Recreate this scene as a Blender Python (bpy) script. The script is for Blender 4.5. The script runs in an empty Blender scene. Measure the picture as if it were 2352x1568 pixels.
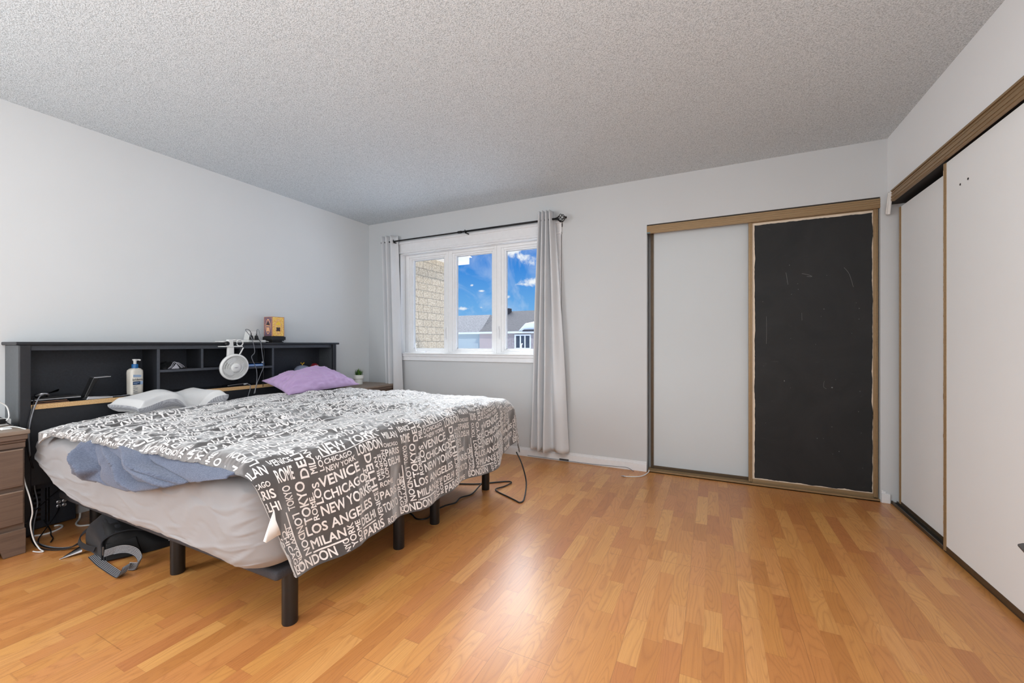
import bpy, bmesh, math, random
import numpy as np
from mathutils import Vector, Matrix, noise as mnoise

random.seed(7)
R = math.radians
COL = bpy.context.scene.collection

# ------------------------------------------------------------------ materials
def newmat(name):
    m = bpy.data.materials.new(name); m.use_nodes = True
    nt = m.node_tree; b = nt.nodes['Principled BSDF']
    return m, nt, b

def srgb(r, g, b):
    f = lambda c: (c/255/12.92) if c/255 <= .04045 else ((c/255+.055)/1.055)**2.4
    return (f(r), f(g), f(b), 1)

def N(nt, t, **kw):
    n = nt.nodes.new(t)
    for k, v in kw.items():
        if k in n.inputs: n.inputs[k].default_value = v
        else: setattr(n, k, v)
    return n

def math_node(nt, op, a, b=None, c=None):
    n = nt.nodes.new('ShaderNodeMath'); n.operation = op
    for i, v in enumerate((a, b, c)):
        if v is None: continue
        if isinstance(v, (int, float)): n.inputs[i].default_value = v
        else: nt.links.new(v, n.inputs[i])
    return n.outputs[0]

def ramp(nt, fac, stops, interp='LINEAR'):
    n = nt.nodes.new('ShaderNodeValToRGB'); n.color_ramp.interpolation = interp
    e = n.color_ramp.elements
    while len(e) < len(stops): e.new(.5)
    for i, (p, c) in enumerate(stops):
        e[i].position = p; e[i].color = c if len(c) == 4 else (*c, 1)
    nt.links.new(fac, n.inputs[0]); return n.outputs[0]

def mixc(nt, fac, a, b, blend='MIX'):
    n = nt.nodes.new('ShaderNodeMix'); n.data_type = 'RGBA'; n.blend_type = blend
    for i, v in ((0, fac), (6, a), (7, b)):
        if isinstance(v, (int, float)): n.inputs[i].default_value = v
        elif isinstance(v, tuple): n.inputs[i].default_value = v
        else: nt.links.new(v, n.inputs[i])
    return n.outputs[2]

def objco(nt, scale=(1, 1, 1), rot=(0, 0, 0)):
    tc = nt.nodes.new('ShaderNodeTexCoord'); mp = nt.nodes.new('ShaderNodeMapping')
    mp.inputs['Scale'].default_value = scale; mp.inputs['Rotation'].default_value = rot
    nt.links.new(tc.outputs['Object'], mp.inputs[0]); return mp.outputs[0]

def noise(nt, vec, scale, detail=3, rough=.5, dist=0):
    n = N(nt, 'ShaderNodeTexNoise', Scale=scale, Detail=detail, Roughness=rough, Distortion=dist)
    nt.links.new(vec, n.inputs['Vector']); return n.outputs[0]

def bump(nt, b, h, strength=.3, dist=.01):
    n = N(nt, 'ShaderNodeBump', Strength=strength, Distance=dist)
    nt.links.new(h, n.inputs['Height']); nt.links.new(n.outputs[0], b.inputs['Normal'])

def plain(name, col, rough=.5, metal=0, var=.06, scale=30, bmp=0, spec=.5, sheen=0, stretch=(1, 1, 1)):
    """a base colour with a little noise variation, optional fine bump"""
    m, nt, b = newmat(name)
    v = objco(nt, stretch); n = noise(nt, v, scale, 4)
    c = srgb(*col)
    lo = tuple(x*(1-var) for x in c[:3])+(1,); hi = tuple(min(1, x*(1+var)) for x in c[:3])+(1,)
    nt.links.new(ramp(nt, n, [(.3, lo), (.7, hi)]), b.inputs['Base Color'])
    b.inputs['Roughness'].default_value = rough; b.inputs['Metallic'].default_value = metal
    b.inputs['Specular IOR Level'].default_value = spec
    if sheen:
        b.inputs['Sheen Weight'].default_value = sheen; b.inputs['Sheen Roughness'].default_value = .4
    if bmp: bump(nt, b, n, bmp, .002)
    return m

MAT = {}
def mat_wall(name, col):
    m, nt, b = newmat(name); v = objco(nt)
    n = noise(nt, v, 1.3, 3); f = noise(nt, v, 220, 2)
    c = srgb(*col)
    nt.links.new(ramp(nt, n, [(.3, tuple(x*.97 for x in c[:3])), (.7, c)]), b.inputs['Base Color'])
    b.inputs['Roughness'].default_value = .62; b.inputs['Specular IOR Level'].default_value = .3
    bump(nt, b, f, .08, .002); return m
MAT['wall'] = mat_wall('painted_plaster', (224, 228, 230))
MAT['wall_right'] = mat_wall('plaster_right_lit', (244, 247, 249))  # lighter than the other walls: missing light put into the colour
MAT['wall_back'] = mat_wall('plaster_back_shaded', (204, 207, 209))  # darker than the other walls: shade put into the colour
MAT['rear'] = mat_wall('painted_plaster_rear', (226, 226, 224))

def mat_ceiling():
    m, nt, b = newmat('popcorn_ceiling'); v = objco(nt)
    a = noise(nt, v, 210, 3, .6); d = N(nt, 'ShaderNodeTexVoronoi', Scale=170); nt.links.new(v, d.inputs['Vector'])
    h = math_node(nt, 'SUBTRACT', a, math_node(nt, 'MULTIPLY', d.outputs[0], .45))
    big = noise(nt, v, 1.1, 3)
    c1 = ramp(nt, h, [(.10, srgb(186, 195, 200)), (.28, srgb(216, 224, 229)), (.48, srgb(232, 239, 243))])
    nt.links.new(mixc(nt, math_node(nt, 'MULTIPLY', big, .10), c1, srgb(180, 185, 190)), b.inputs['Base Color'])
    b.inputs['Roughness'].default_value = .9; b.inputs['Specular IOR Level'].default_value = .1
    bump(nt, b, h, .55, .008); return m
MAT['ceiling'] = mat_ceiling()

def mat_floor():
    m, nt, b = newmat('laminate_strip_floor'); v = objco(nt)
    s = nt.nodes.new('ShaderNodeSeparateXYZ'); nt.links.new(v, s.inputs[0])
    X, Y = s.outputs[0], s.outputs[1]
    W = .0648
    xs = math_node(nt, 'DIVIDE', X, W); ix = math_node(nt, 'FLOOR', xs); fx = math_node(nt, 'FRACT', xs)
    wn = N(nt, 'ShaderNodeTexWhiteNoise', noise_dimensions='1D'); nt.links.new(ix, wn.inputs['W'])
    off = math_node(nt, 'MULTIPLY', wn.outputs['Value'], 7.3)
    # a gentle warp of the joint positions so strip lengths differ
    yy = math_node(nt, 'ADD', math_node(nt, 'DIVIDE', Y, .345), off)
    yw = math_node(nt, 'ADD', yy, math_node(nt, 'MULTIPLY', math_node(nt, 'SINE', math_node(nt, 'MULTIPLY', yy, 2.6)), .22))
    iy = math_node(nt, 'FLOOR', yw); fy = math_node(nt, 'FRACT', yw)
    cid = nt.nodes.new('ShaderNodeCombineXYZ'); nt.links.new(ix, cid.inputs[0]); nt.links.new(iy, cid.inputs[1])
    w2 = N(nt, 'ShaderNodeTexWhiteNoise', noise_dimensions='2D'); nt.links.new(cid.outputs[0], w2.inputs['Vector'])
    tone = ramp(nt, w2.outputs['Value'], [(0, srgb(176, 110, 58)), (.3, srgb(192, 126, 68)), (.6, srgb(200, 136, 75)), (.85, srgb(207, 146, 84)), (1, srgb(216, 158, 94))])
    hue = ramp(nt, w2.outputs['Color'], [(0, srgb(200, 130, 86)), (.5, srgb(200, 138, 76)), (1, srgb(212, 156, 80))])
    tone = mixc(nt, .32, tone, hue)
    # grain: swirls shifted per strip
    sh = nt.nodes.new('ShaderNodeVectorMath'); sh.operation = 'MULTIPLY_ADD'
    nt.links.new(w2.outputs['Color'], sh.inputs[0]); sh.inputs[1].default_value = (9, 9, 9); nt.links.new(v, sh.inputs[2])
    mp = nt.nodes.new('ShaderNodeMapping'); mp.inputs['Scale'].default_value = (1, .13, 1); nt.links.new(sh.outputs[0], mp.inputs[0])
    base = noise(nt, mp.outputs[0], 13, 1, .4, .3)
    rings = math_node(nt, 'FRACT', math_node(nt, 'MULTIPLY', base, 17))
    rings = math_node(nt, 'ABSOLUTE', math_node(nt, 'SUBTRACT', rings, .5))
    ring = ramp(nt, rings, [(.0, (1, 1, 1)), (.12, (.35, .35, .35)), (.3, (0, 0, 0))])
    mp2 = nt.nodes.new('ShaderNodeMapping'); mp2.inputs['Scale'].default_value = (1, .035, 1); nt.links.new(sh.outputs[0], mp2.inputs[0])
    fine = noise(nt, mp2.outputs[0], 240, 3, .6)
    col = mixc(nt, math_node(nt, 'MULTIPLY', ring, .30), tone, srgb(140, 82, 44))
    col = mixc(nt, math_node(nt, 'MULTIPLY', ramp(nt, fine, [(.45, (0, 0, 0)), (.75, (1, 1, 1))]), .22), col, srgb(150, 92, 52))
    # joints: every strip faintly, every third strip (a board) strongly
    def edge(f, w):  # 1 close to 0 or 1
        d = math_node(nt, 'MINIMUM', f, math_node(nt, 'SUBTRACT', 1.0, f))
        return math_node(nt, 'LESS_THAN', d, w)
    bx = math_node(nt, 'FRACT', math_node(nt, 'DIVIDE', X, W*3))
    seam = edge(bx, .0045)
    bid = math_node(nt, 'FLOOR', math_node(nt, 'DIVIDE', X, W*3))
    wb = N(nt, 'ShaderNodeTexWhiteNoise', noise_dimensions='1D'); nt.links.new(bid, wb.inputs['W'])
    by = math_node(nt, 'FRACT', math_node(nt, 'ADD', math_node(nt, 'DIVIDE', Y, 1.28), math_node(nt, 'MULTIPLY', wb.outputs['Value'], 5)))
    seam = math_node(nt, 'MAXIMUM', seam, edge(by, .0012))
    faint = math_node(nt, 'MAXIMUM', edge(fx, .010), edge(fy, .003))
    col = mixc(nt, math_node(nt, 'MULTIPLY', faint, .22), col, srgb(120, 70, 38))
    col = mixc(nt, math_node(nt, 'MULTIPLY', seam, .3), col, srgb(90, 50, 28))
    nt.links.new(col, b.inputs['Base Color'])
    rn = noise(nt, v, 400, 2)
    nt.links.new(ramp(nt, rn, [(.3, (.27, .27, .27)), (.7, (.38, .38, .38))]), b.inputs['Roughness'])
    b.inputs['Specular IOR Level'].default_value = .75
    hh = math_node(nt, 'ADD', math_node(nt, 'MULTIPLY', seam, -1.0), math_node(nt, 'MULTIPLY', rn, .05))
    bump(nt, b, hh, .25, .002)
    return m
MAT['floor'] = mat_floor()

def mat_wood(name, c1, c2, scale=1.0, axis='Y', rough=.5):
    m, nt, b = newmat(name)
    st = {'X': (.06, 1, 1), 'Y': (1, .06, 1), 'Z': (1, 1, .06)}[axis]
    v = objco(nt, tuple(s*scale for s in st))
    n = noise(nt, v, 26, 5, .65, .6); n2 = noise(nt, v, 120, 3, .6)
    c = ramp(nt, n, [(.3, srgb(*c1)), (.52, srgb(*c2)), (.7, srgb(*c1))])
    c = mixc(nt, math_node(nt, 'MULTIPLY', n2, .35), c, tuple(x*.5 for x in srgb(*c1)[:3])+(1,))
    nt.links.new(c, b.inputs['Base Color']); b.inputs['Roughness'].default_value = rough
    bump(nt, b, n2, .12, .001); return m
MAT['walnut'] = mat_wood('walnut_laminate', (96, 78, 68), (122, 102, 88))
MAT['walnut_top'] = mat_wood('walnut_laminate_top', (140, 124, 110), (160, 142, 126))
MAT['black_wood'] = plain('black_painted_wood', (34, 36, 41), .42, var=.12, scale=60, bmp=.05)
MAT['black_wood_edge'] = plain('black_wood_lit_edge', (66, 70, 78), .4, var=.1, scale=60)  # lighter copy of the black wood, light on edges put into the colour
MAT['black_side_lit'] = plain('black_side_panel_lit', (76, 80, 84), .4, var=.1, scale=60)  # lighter than the black wood: grazing reflection put into the colour
MAT['black_panel'] = plain('black_back_panel', (36, 40, 48), .5, var=.2, scale=90)
def mat_chip():
    m, nt, b = newmat('raw_particle_board'); v = objco(nt)
    n = noise(nt, v, 260, 3, .7)
    nt.links.new(ramp(nt, n, [(.35, srgb(190, 148, 98)), (.55, srgb(222, 182, 130)), (.7, srgb(236, 204, 160))]), b.inputs['Base Color'])
    b.inputs['Roughness'].default_value = .8; return m
MAT['chip'] = mat_chip()
MAT['white'] = plain('white_paint', (236, 236, 236), .4, var=.02)
MAT['white_trim'] = plain('white_trim_paint', (232, 233, 235), .35, var=.02)
MAT['vinyl'] = plain('white_vinyl', (238, 239, 240), .35, var=.015)
MAT['gasket'] = plain('pale_gasket', (196, 198, 200), .5)
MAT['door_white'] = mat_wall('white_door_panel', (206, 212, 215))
MAT['door_white_lit'] = mat_wall('side_door_panel_lit', (246, 249, 250))  # right closet doors brightened, extra light put into the colour
MAT['bronze'] = plain('bronze_aluminium', (152, 126, 92), .42, .35, var=.08, scale=14, stretch=(1, 1, 12))
MAT['bronze_dark'] = plain('dark_bronze_aluminium', (92, 76, 58), .45, .4, var=.1, scale=20)
MAT['groove'] = plain('dark_groove', (26, 22, 18), .7)
MAT['track'] = plain('track_rail', (74, 66, 54), .45, .3, var=.1)
MAT['black_metal'] = plain('black_metal', (20, 20, 22), .4, .3)
MAT['black_leg'] = plain('black_leg_plastic', (22, 23, 25), .42, 0, var=.1)
MAT['black_plastic'] = plain('black_plastic', (18, 18, 20), .38)
MAT['black_gloss'] = plain('black_gloss', (12, 13, 15), .15)
MAT['grey_plastic'] = plain('grey_plastic', (70, 66, 64), .5)
MAT['white_plastic'] = plain('white_plastic', (230, 230, 228), .35, var=.02)
MAT['white_cable'] = plain('white_cable', (222, 222, 220), .4, var=.03)
MAT['grey_cable'] = plain('grey_cable', (120, 122, 128), .4, var=.05)
MAT['black_cable'] = plain('black_cable', (24, 24, 26), .4)
MAT['silver'] = plain('silver_metal', (190, 192, 196), .3, .8, var=.04)
MAT['copper'] = plain('copper_rim', (206, 150, 118), .35, .5, var=.05)
MAT['gold'] = plain('gold_metal', (220, 180, 70), .25, .9, var=.05)
MAT['red'] = plain('dark_red_glaze', (140, 36, 48), .35, var=.1)
MAT['jar_blue'] = plain('grey_blue_glaze', (150, 160, 184), .25, var=.03)
MAT['blue_book'] = plain('bright_blue_cover', (30, 110, 200), .4, var=.08)
MAT['pot'] = plain('white_ceramic', (232, 231, 226), .35, var=.02)
MAT['soil'] = plain('soil', (60, 48, 36), .9, var=.3, scale=120)
MAT['charcoal'] = plain('charcoal_upholstery', (58, 58, 63), .9, var=.18, scale=200, bmp=.2)

def mat_fabric(name, c, var=.05, wscale=900, rough=.85, sheen=.15, heather=0, c2=None):
    m, nt, b = newmat(name); v = objco(nt)
    n = noise(nt, v, wscale, 2); big = noise(nt, v, 3, 3)
    cc = srgb(*c)
    lo = tuple(x*(1-var) for x in cc[:3]); hi = tuple(min(1, x*(1+var)) for x in cc[:3])
    col = ramp(nt, big, [(.3, lo), (.7, hi)])
    if heather:
        v2 = objco(nt, (1, 1, 6)); h = noise(nt, v2, 160, 4, .7)
        col = mixc(nt, math_node(nt, 'MULTIPLY', ramp(nt, h, [(.4, (0, 0, 0)), (.62, (1, 1, 1))]), heather), col, srgb(*(c2 or (200, 205, 215))))
    nt.links.new(col, b.inputs['Base Color']); b.inputs['Roughness'].default_value = rough
    b.inputs['Specular IOR Level'].default_value = .25
    b.inputs['Sheen Weight'].default_value = sheen; b.inputs['Sheen Roughness'].default_value = .5
    bump(nt, b, n, .12, .001); return m
MAT['sheet'] = mat_fabric('grey_fitted_sheet', (152, 151, 153))
MAT['duvet'] = mat_fabric('charcoal_duvet_cotton', (68, 65, 65), .08, sheen=1.0, rough=.37)
MAT['print'] = mat_fabric('white_printed_letters', (236, 232, 230), .02, sheen=.3, rough=.5)
MAT['lining'] = mat_fabric('white_duvet_lining', (232, 226, 220), .02)
MAT['jersey'] = mat_fabric('blue_grey_jersey', (78, 85, 104), .1, heather=.5, c2=(126, 134, 152))
MAT['lilac'] = mat_fabric('lilac_pillowcase', (186, 158, 198), .04, sheen=.2)
MAT['curtain'] = mat_fabric('light_grey_curtain', (212, 214, 217), .03, sheen=.1)
MAT['pillow_white'] = mat_fabric('white_knit_pillow', (208, 208, 208), .02)
def mat_mesh():
    m, nt, b = newmat('grey_spacer_mesh'); v = objco(nt)
    d = N(nt, 'ShaderNodeTexVoronoi', Scale=190); d.inputs['Randomness'].default_value = .15
    nt.links.new(v, d.inputs['Vector'])
    nt.links.new(ramp(nt, d.outputs[0], [(.18, srgb(96, 96, 102)), (.5, srgb(172, 173, 178))]), b.inputs['Base Color'])
    b.inputs['Roughness'].default_value = .85; bump(nt, b, d.outputs[0], .4, .002); return m
MAT['mesh'] = mat_mesh()
MAT['nylon'] = mat_fabric('black_nylon', (17, 18, 20), .12, sheen=.05, rough=.6)
MAT['nylon_grey'] = mat_fabric('charcoal_nylon', (29, 31, 36), .12, sheen=.1, rough=.7)
MAT['webbing'] = None
def mat_webbing():
    m, nt, b = newmat('striped_webbing')
    uv = nt.nodes.new('ShaderNodeUVMap'); s = nt.nodes.new('ShaderNodeSeparateXYZ'); nt.links.new(uv.outputs[0], s.inputs[0])
    f = math_node(nt, 'FRACT', math_node(nt, 'MULTIPLY', s.outputs[1], 6))
    g = math_node(nt, 'FRACT', math_node(nt, 'MULTIPLY', s.outputs[0], 60))
    k = math_node(nt, 'MULTIPLY', math_node(nt, 'GREATER_THAN', f, .62), math_node(nt, 'GREATER_THAN', g, .25))
    nt.links.new(mixc(nt, k, srgb(54, 56, 62), srgb(190, 190, 192)), b.inputs['Base Color'])
    b.inputs['Roughness'].default_value = .8; return m
MAT['webbing'] = mat_webbing()
def mat_glass():
    m = bpy.data.materials.new('window_glass'); m.use_nodes = True; nt = m.node_tree; nt.nodes.clear()
    o = nt.nodes.new('ShaderNodeOutputMaterial'); t = nt.nodes.new('ShaderNodeBsdfTransparent'); g = nt.nodes.new('ShaderNodeBsdfGlossy')
    fr = N(nt, 'ShaderNodeLayerWeight', Blend=.12); mx = nt.nodes.new('ShaderNodeMixShader')
    t.inputs[0].default_value = (.97, .985, .98, 1); g.inputs['Roughness'].default_value = .02
    nt.links.new(math_node(nt, 'MULTIPLY', fr.outputs['Fresnel'], .35), mx.inputs[0])
    nt.links.new(t.outputs[0], mx.inputs[1]); nt.links.new(g.outputs[0], mx.inputs[2]); nt.links.new(mx.outputs[0], o.inputs[0])
    return m
MAT['glass'] = mat_glass()
def mat_blackboard():
    m, nt, b = newmat('blackboard_paint'); v = objco(nt)
    sm = noise(nt, v, 2.2, 5, .65, 1.2); dust = noise(nt, v, 34, 2, .5); fine = noise(nt, v, 300, 2)
    c = ramp(nt, sm, [(.35, srgb(30, 31, 32)), (.75, srgb(42, 42, 43))])
    c = mixc(nt, ramp(nt, dust, [(.775, (0, 0, 0)), (.80, (.65, .65, .65))]), c, srgb(170, 170, 170))
    v2 = objco(nt, (1, 1, 3.5)); st = noise(nt, v2, 5, 4, .7, 2)
    c = mixc(nt, ramp(nt, st, [(.66, (0, 0, 0)), (.8, (.16, .16, .16))]), c, srgb(150, 150, 150))
    nt.links.new(c, b.inputs['Base Color']); b.inputs['Roughness'].default_value = .62
    b.inputs['Specular IOR Level'].default_value = .35; bump(nt, b, fine, .15, .001); return m
MAT['blackboard'] = mat_blackboard()
MAT['chalk'] = plain('chalk', (118, 118, 118), .9)
MAT['cream_edge'] = plain('cream_bare_edge', (226, 210, 190), .7, var=.05)
def mat_brick():
    m, nt, b = newmat('split_face_block'); tc = nt.nodes.new('ShaderNodeTexCoord')
    s = nt.nodes.new('ShaderNodeSeparateXYZ'); nt.links.new(tc.outputs['Object'], s.inputs[0])
    c = nt.nodes.new('ShaderNodeCombineXYZ'); nt.links.new(s.outputs[1], c.inputs[0]); nt.links.new(s.outputs[2], c.inputs[1])
    br = N(nt, 'ShaderNodeTexBrick', Scale=1.0); br.offset = .5
    br.inputs['Brick Width'].default_value = .225; br.inputs['Row Height'].default_value = .114; br.inputs['Mortar Size'].default_value = .0055
    br.inputs['Color1'].default_value = srgb(214, 192, 164); br.inputs['Color2'].default_value = srgb(202, 180, 152); br.inputs['Mortar'].default_value = srgb(152, 138, 120)
    nt.links.new(c.outputs[0], br.inputs['Vector'])
    n = noise(nt, tc.outputs['Object'], 38, 6, .75)
    col = mixc(nt, ramp(nt, n, [(.38, (.75, .75, .75)), (.52, (0, 0, 0))]), br.outputs['Color'], srgb(150, 130, 108))
    col = mixc(nt, ramp(nt, n, [(.52, (0, 0, 0)), (.66, (.6, .6, .6))]), col, srgb(238, 230, 208))
    nt.links.new(col, b.inputs['Base Color']); b.inputs['Roughness'].default_value = .9
    h = math_node(nt, 'ADD', n, math_node(nt, 'MULTIPLY', br.outputs['Fac'], -.8)); bump(nt, b, h, .7, .015); return m
MAT['brick'] = mat_brick()
def mat_shingle(name, c1, c2):
    m, nt, b = newmat(name); v = objco(nt)
    n = noise(nt, v, 9, 5, .75); n2 = noise(nt, objco(nt, (1, 1, 5)), 3, 4, .7)
    c = ramp(nt, n, [(.35, srgb(*c1)), (.65, srgb(*c2))])
    nt.links.new(mixc(nt, math_node(nt, 'MULTIPLY', n2, .4), c, srgb(*c1)), b.inputs['Base Color']); b.inputs['Roughness'].default_value = .95
    return m
MAT['shingle'] = mat_shingle('grey_shingles', (60, 60, 64), (124, 124, 128))
MAT['shingle2'] = mat_shingle('brown_grey_shingles', (48, 47, 51), (80, 78, 82))
def mat_siding(name, col):
    m, nt, b = newmat(name); v = objco(nt); s = nt.nodes.new('ShaderNodeSeparateXYZ'); nt.links.new(v, s.inputs[0])
    f = math_node(nt, 'FRACT', math_node(nt, 'DIVIDE', s.outputs[2], .14)); c = srgb(*col)
    nt.links.new(ramp(nt, f, [(0, tuple(x*.7 for x in c[:3])), (.12, c), (1, c)]), b.inputs['Base Color']); b.inputs['Roughness'].default_value = .7
    return m
MAT['siding_blue'] = mat_siding('pale_blue_siding', (184, 194, 194))
MAT['siding_pink'] = mat_siding('dusty_pink_siding', (196, 178, 172))
MAT['brick_far'] = plain('grey_pink_brick', (170, 158, 156), .9, var=.2, scale=6)
MAT['ground'] = plain('outdoor_ground', (200, 204, 210), .95, var=.05, scale=1)
MAT['house_glass'] = plain('dark_house_glass', (70, 76, 86), .2, var=.3, scale=2)
MAT['snow'] = plain('snow_patch', (244, 246, 250), .8, var=.01)
MAT['cream'] = plain('cream_soffit', (240, 228, 214), .6, var=.02)
MAT['lotion'] = plain('cream_lotion_plastic', (226, 222, 212), .4, var=.02)
MAT['label_blue'] = plain('mid_blue_plastic', (24, 98, 160), .35, var=.05)
MAT['label_navy'] = plain('navy_label', (16, 54, 96), .5, var=.05)
MAT['label_pale'] = plain('pale_blue_label', (160, 184, 214), .5, var=.04)
MAT['ink'] = plain('dark_ink', (40, 46, 56), .6)
MAT['ink_grey'] = plain('grey_ink', (120, 128, 140), .6)
MAT['leaf'] = plain('grass_green', (92, 138, 40), .5, var=.4, scale=25)
MAT['leaf_dark'] = plain('dark_grass_green', (48, 76, 34), .55, var=.3, scale=25)
MAT['stripe_grey'] = plain('pale_grey_trim', (170, 170, 178), .8)
MAT['tape'] = plain('blue_tape', (70, 132, 160), .6)
def mat_damask(name, c1, c2, c3, scale):
    m, nt, b = newmat(name); v = objco(nt)
    d = N(nt, 'ShaderNodeTexVoronoi', Scale=scale); nt.links.new(v, d.inputs['Vector'])
    n = noise(nt, v, scale*1.6, 3, .6, 1.5)
    c = ramp(nt, d.outputs[0], [(.25, srgb(*c1)), (.5, srgb(*c2))])
    c = mixc(nt, ramp(nt, n, [(.5, (0, 0, 0)), (.6, (.8, .8, .8))]), c, srgb(*c3))
    nt.links.new(c, b.inputs['Base Color']); b.inputs['Roughness'].default_value = .5; return m
MAT['damask_gold'] = mat_damask('gold_pattern', (244, 176, 40), (255, 226, 130), (214, 128, 36), 130)
MAT['damask_navy'] = mat_damask('navy_pattern', (44, 50, 96), (84, 84, 122), (220, 146, 92), 130)
MAT['crest'] = plain('dark_medallion', (58, 40, 44), .5, var=.3, scale=90)
MAT['crest_pale'] = plain('pale_orange_medallion', (236, 178, 130), .5, var=.1, scale=60)
MAT['crest_yellow'] = plain('yellow_medallion', (250, 206, 70), .5, var=.1, scale=60)

# ------------------------------------------------------------------ mesh helpers
class MB:
    def __init__(s): s.bm = bmesh.new(); s.uv = None
    def box(s, x0, x1, y0, y1, z0, z1, mi=0):
        x0, x1 = min(x0, x1), max(x0, x1); y0, y1 = min(y0, y1), max(y0, y1); z0, z1 = min(z0, z1), max(z0, z1)
        v = [s.bm.verts.new(p) for p in ((x0,y0,z0),(x1,y0,z0),(x1,y1,z0),(x0,y1,z0),(x0,y0,z1),(x1,y0,z1),(x1,y1,z1),(x0,y1,z1))]
        for f in ((0,3,2,1),(4,5,6,7),(0,1,5,4),(1,2,6,5),(2,3,7,6),(3,0,4,7)):
            s.bm.faces.new([v[i] for i in f]).material_index = mi
        return s
    def hexa(s, pts, mi=0):
        v = [s.bm.verts.new(p) for p in pts]
        for f in ((0,3,2,1),(4,5,6,7),(0,1,5,4),(1,2,6,5),(2,3,7,6),(3,0,4,7)):
            s.bm.faces.new([v[i] for i in f]).material_index = mi
        return s
    def poly(s, pts, mi=0):
        f = s.bm.faces.new([s.bm.verts.new(p) for p in pts]); f.material_index = mi; return s
    def prism(s, pts, d, mi=0):
        """polygon pts (3D) pushed along vector d"""
        d = Vector(d); a = [s.bm.verts.new(p) for p in pts]; b = [s.bm.verts.new(Vector(p)+d) for p in pts]
        s.bm.faces.new(a).material_index = mi; s.bm.faces.new(b[::-1]).material_index = mi
        n = len(a)
        for i in range(n): s.bm.faces.new([a[i], b[i], b[(i+1) % n], a[(i+1) % n]]).material_index = mi
        return s
    def tube(s, pts, r, seg=8, smooth_path=True, mi=0, flat=1.0, up=None):
        pts = [Vector(p) for p in pts]
        if smooth_path and len(pts) > 2:
            q = []
            for i in range(len(pts)-1):
                p0 = pts[max(i-1, 0)]; p1 = pts[i]; p2 = pts[i+1]; p3 = pts[min(i+2, len(pts)-1)]
                for k in range(6):
                    t = k/6
                    q.append(.5*((2*p1)+(-p0+p2)*t+(2*p0-5*p1+4*p2-p3)*t*t+(-p0+3*p1-3*p2+p3)*t**3))
            q.append(pts[-1]); pts = q
        rings = []; nrm = None
        for i, p in enumerate(pts):
            t = (pts[min(i+1, len(pts)-1)]-pts[max(i-1, 0)])
            t = t.normalized() if t.length > 1e-9 else Vector((0, 0, 1))
            if nrm is None:
                u = Vector(up) if up else (Vector((0, 0, 1)) if abs(t.z) < .9 else Vector((1, 0, 0)))
                nrm = (u-t*u.dot(t)).normalized()
            else:
                nrm = (nrm-t*nrm.dot(t)); nrm = nrm.normalized() if nrm.length > 1e-9 else t.orthogonal().normalized()
            bn = t.cross(nrm)
            rr = r[i*(len(r)-1)//max(1, len(pts)-1)] if isinstance(r, (list, tuple)) else r
            rings.append([s.bm.verts.new(p+(nrm*math.cos(a)*flat+bn*math.sin(a))*rr) for a in [2*math.pi*k/seg for k in range(seg)]])
        for A, B in zip(rings, rings[1:]):
            for k in range(seg): s.bm.faces.new([A[k], A[(k+1) % seg], B[(k+1) % seg], B[k]]).material_index = mi
        s.bm.faces.new(rings[0][::-1]).material_index = mi; s.bm.faces.new(rings[-1]).material_index = mi
        return s
    def lathe(s, prof, c, axis=(0, 0, 1), seg=32, mi=0, sx=1, sy=1):
        ax = Vector(axis).normalized(); u = ax.orthogonal().normalized() if abs(ax.z) < .99 else Vector((1, 0, 0)); w = ax.cross(u); c = Vector(c)
        rings = []
        for r, h in prof:
            rings.append([s.bm.verts.new(c+ax*h+(u*math.cos(2*math.pi*k/seg)*sx+w*math.sin(2*math.pi*k/seg)*sy)*max(r, 1e-5)) for k in range(seg)])
        for A, B in zip(rings, rings[1:]):
            for k in range(seg): s.bm.faces.new([A[k], A[(k+1) % seg], B[(k+1) % seg], B[k]]).material_index = mi
        s.bm.faces.new(rings[0][::-1]).material_index = mi; s.bm.faces.new(rings[-1]).material_index = mi
        return s
    def ribbon(s, pts, w, side, th=.002, mi=0):
        """flat strap along pts; side = list of across vectors; carries a UV map"""
        uv = s.bm.loops.layers.uv.verify(); pts = [Vector(p) for p in pts]
        q, sd = [], []
        for i in range(len(pts)-1):
            p0 = pts[max(i-1, 0)]; p1 = pts[i]; p2 = pts[i+1]; p3 = pts[min(i+2, len(pts)-1)]
            for k in range(8):
                t = k/8
                q.append(.5*((2*p1)+(-p0+p2)*t+(2*p0-5*p1+4*p2-p3)*t*t+(-p0+3*p1-3*p2+p3)*t**3))
                sd.append((Vector(side[i])*(1-t)+Vector(side[i+1])*t).normalized())
        q.append(pts[-1]); sd.append(Vector(side[-1]).normalized())
        rows = []; L = 0
        for i, (p, d) in enumerate(zip(q, sd)):
            t = (q[min(i+1, len(q)-1)]-q[max(i-1, 0)]).normalized(); n = t.cross(d).normalized()
            if i: L += (q[i]-q[i-1]).length
            rows.append(([s.bm.verts.new(p+d*w/2*e+n*th/2*f) for e, f in ((-1, 1), (1, 1), (1, -1), (-1, -1))], L))
        for (A, la), (B, lb) in zip(rows, rows[1:]):
            for k in range(4):
                f = s.bm.faces.new([A[k], A[(k+1) % 4], B[(k+1) % 4], B[k]]); f.material_index = mi
                vv = (0, 1) if k == 0 else ((1, 0) if k == 2 else (0, 0))
                for lp, c in zip(f.loops, ((la*4, vv[0]), (la*4, vv[1]), (lb*4, vv[1]), (lb*4, vv[0]))): lp[uv].uv = c
        s.bm.faces.new(rows[0][0][::-1]); s.bm.faces.new(rows[-1][0])
        return s
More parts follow.
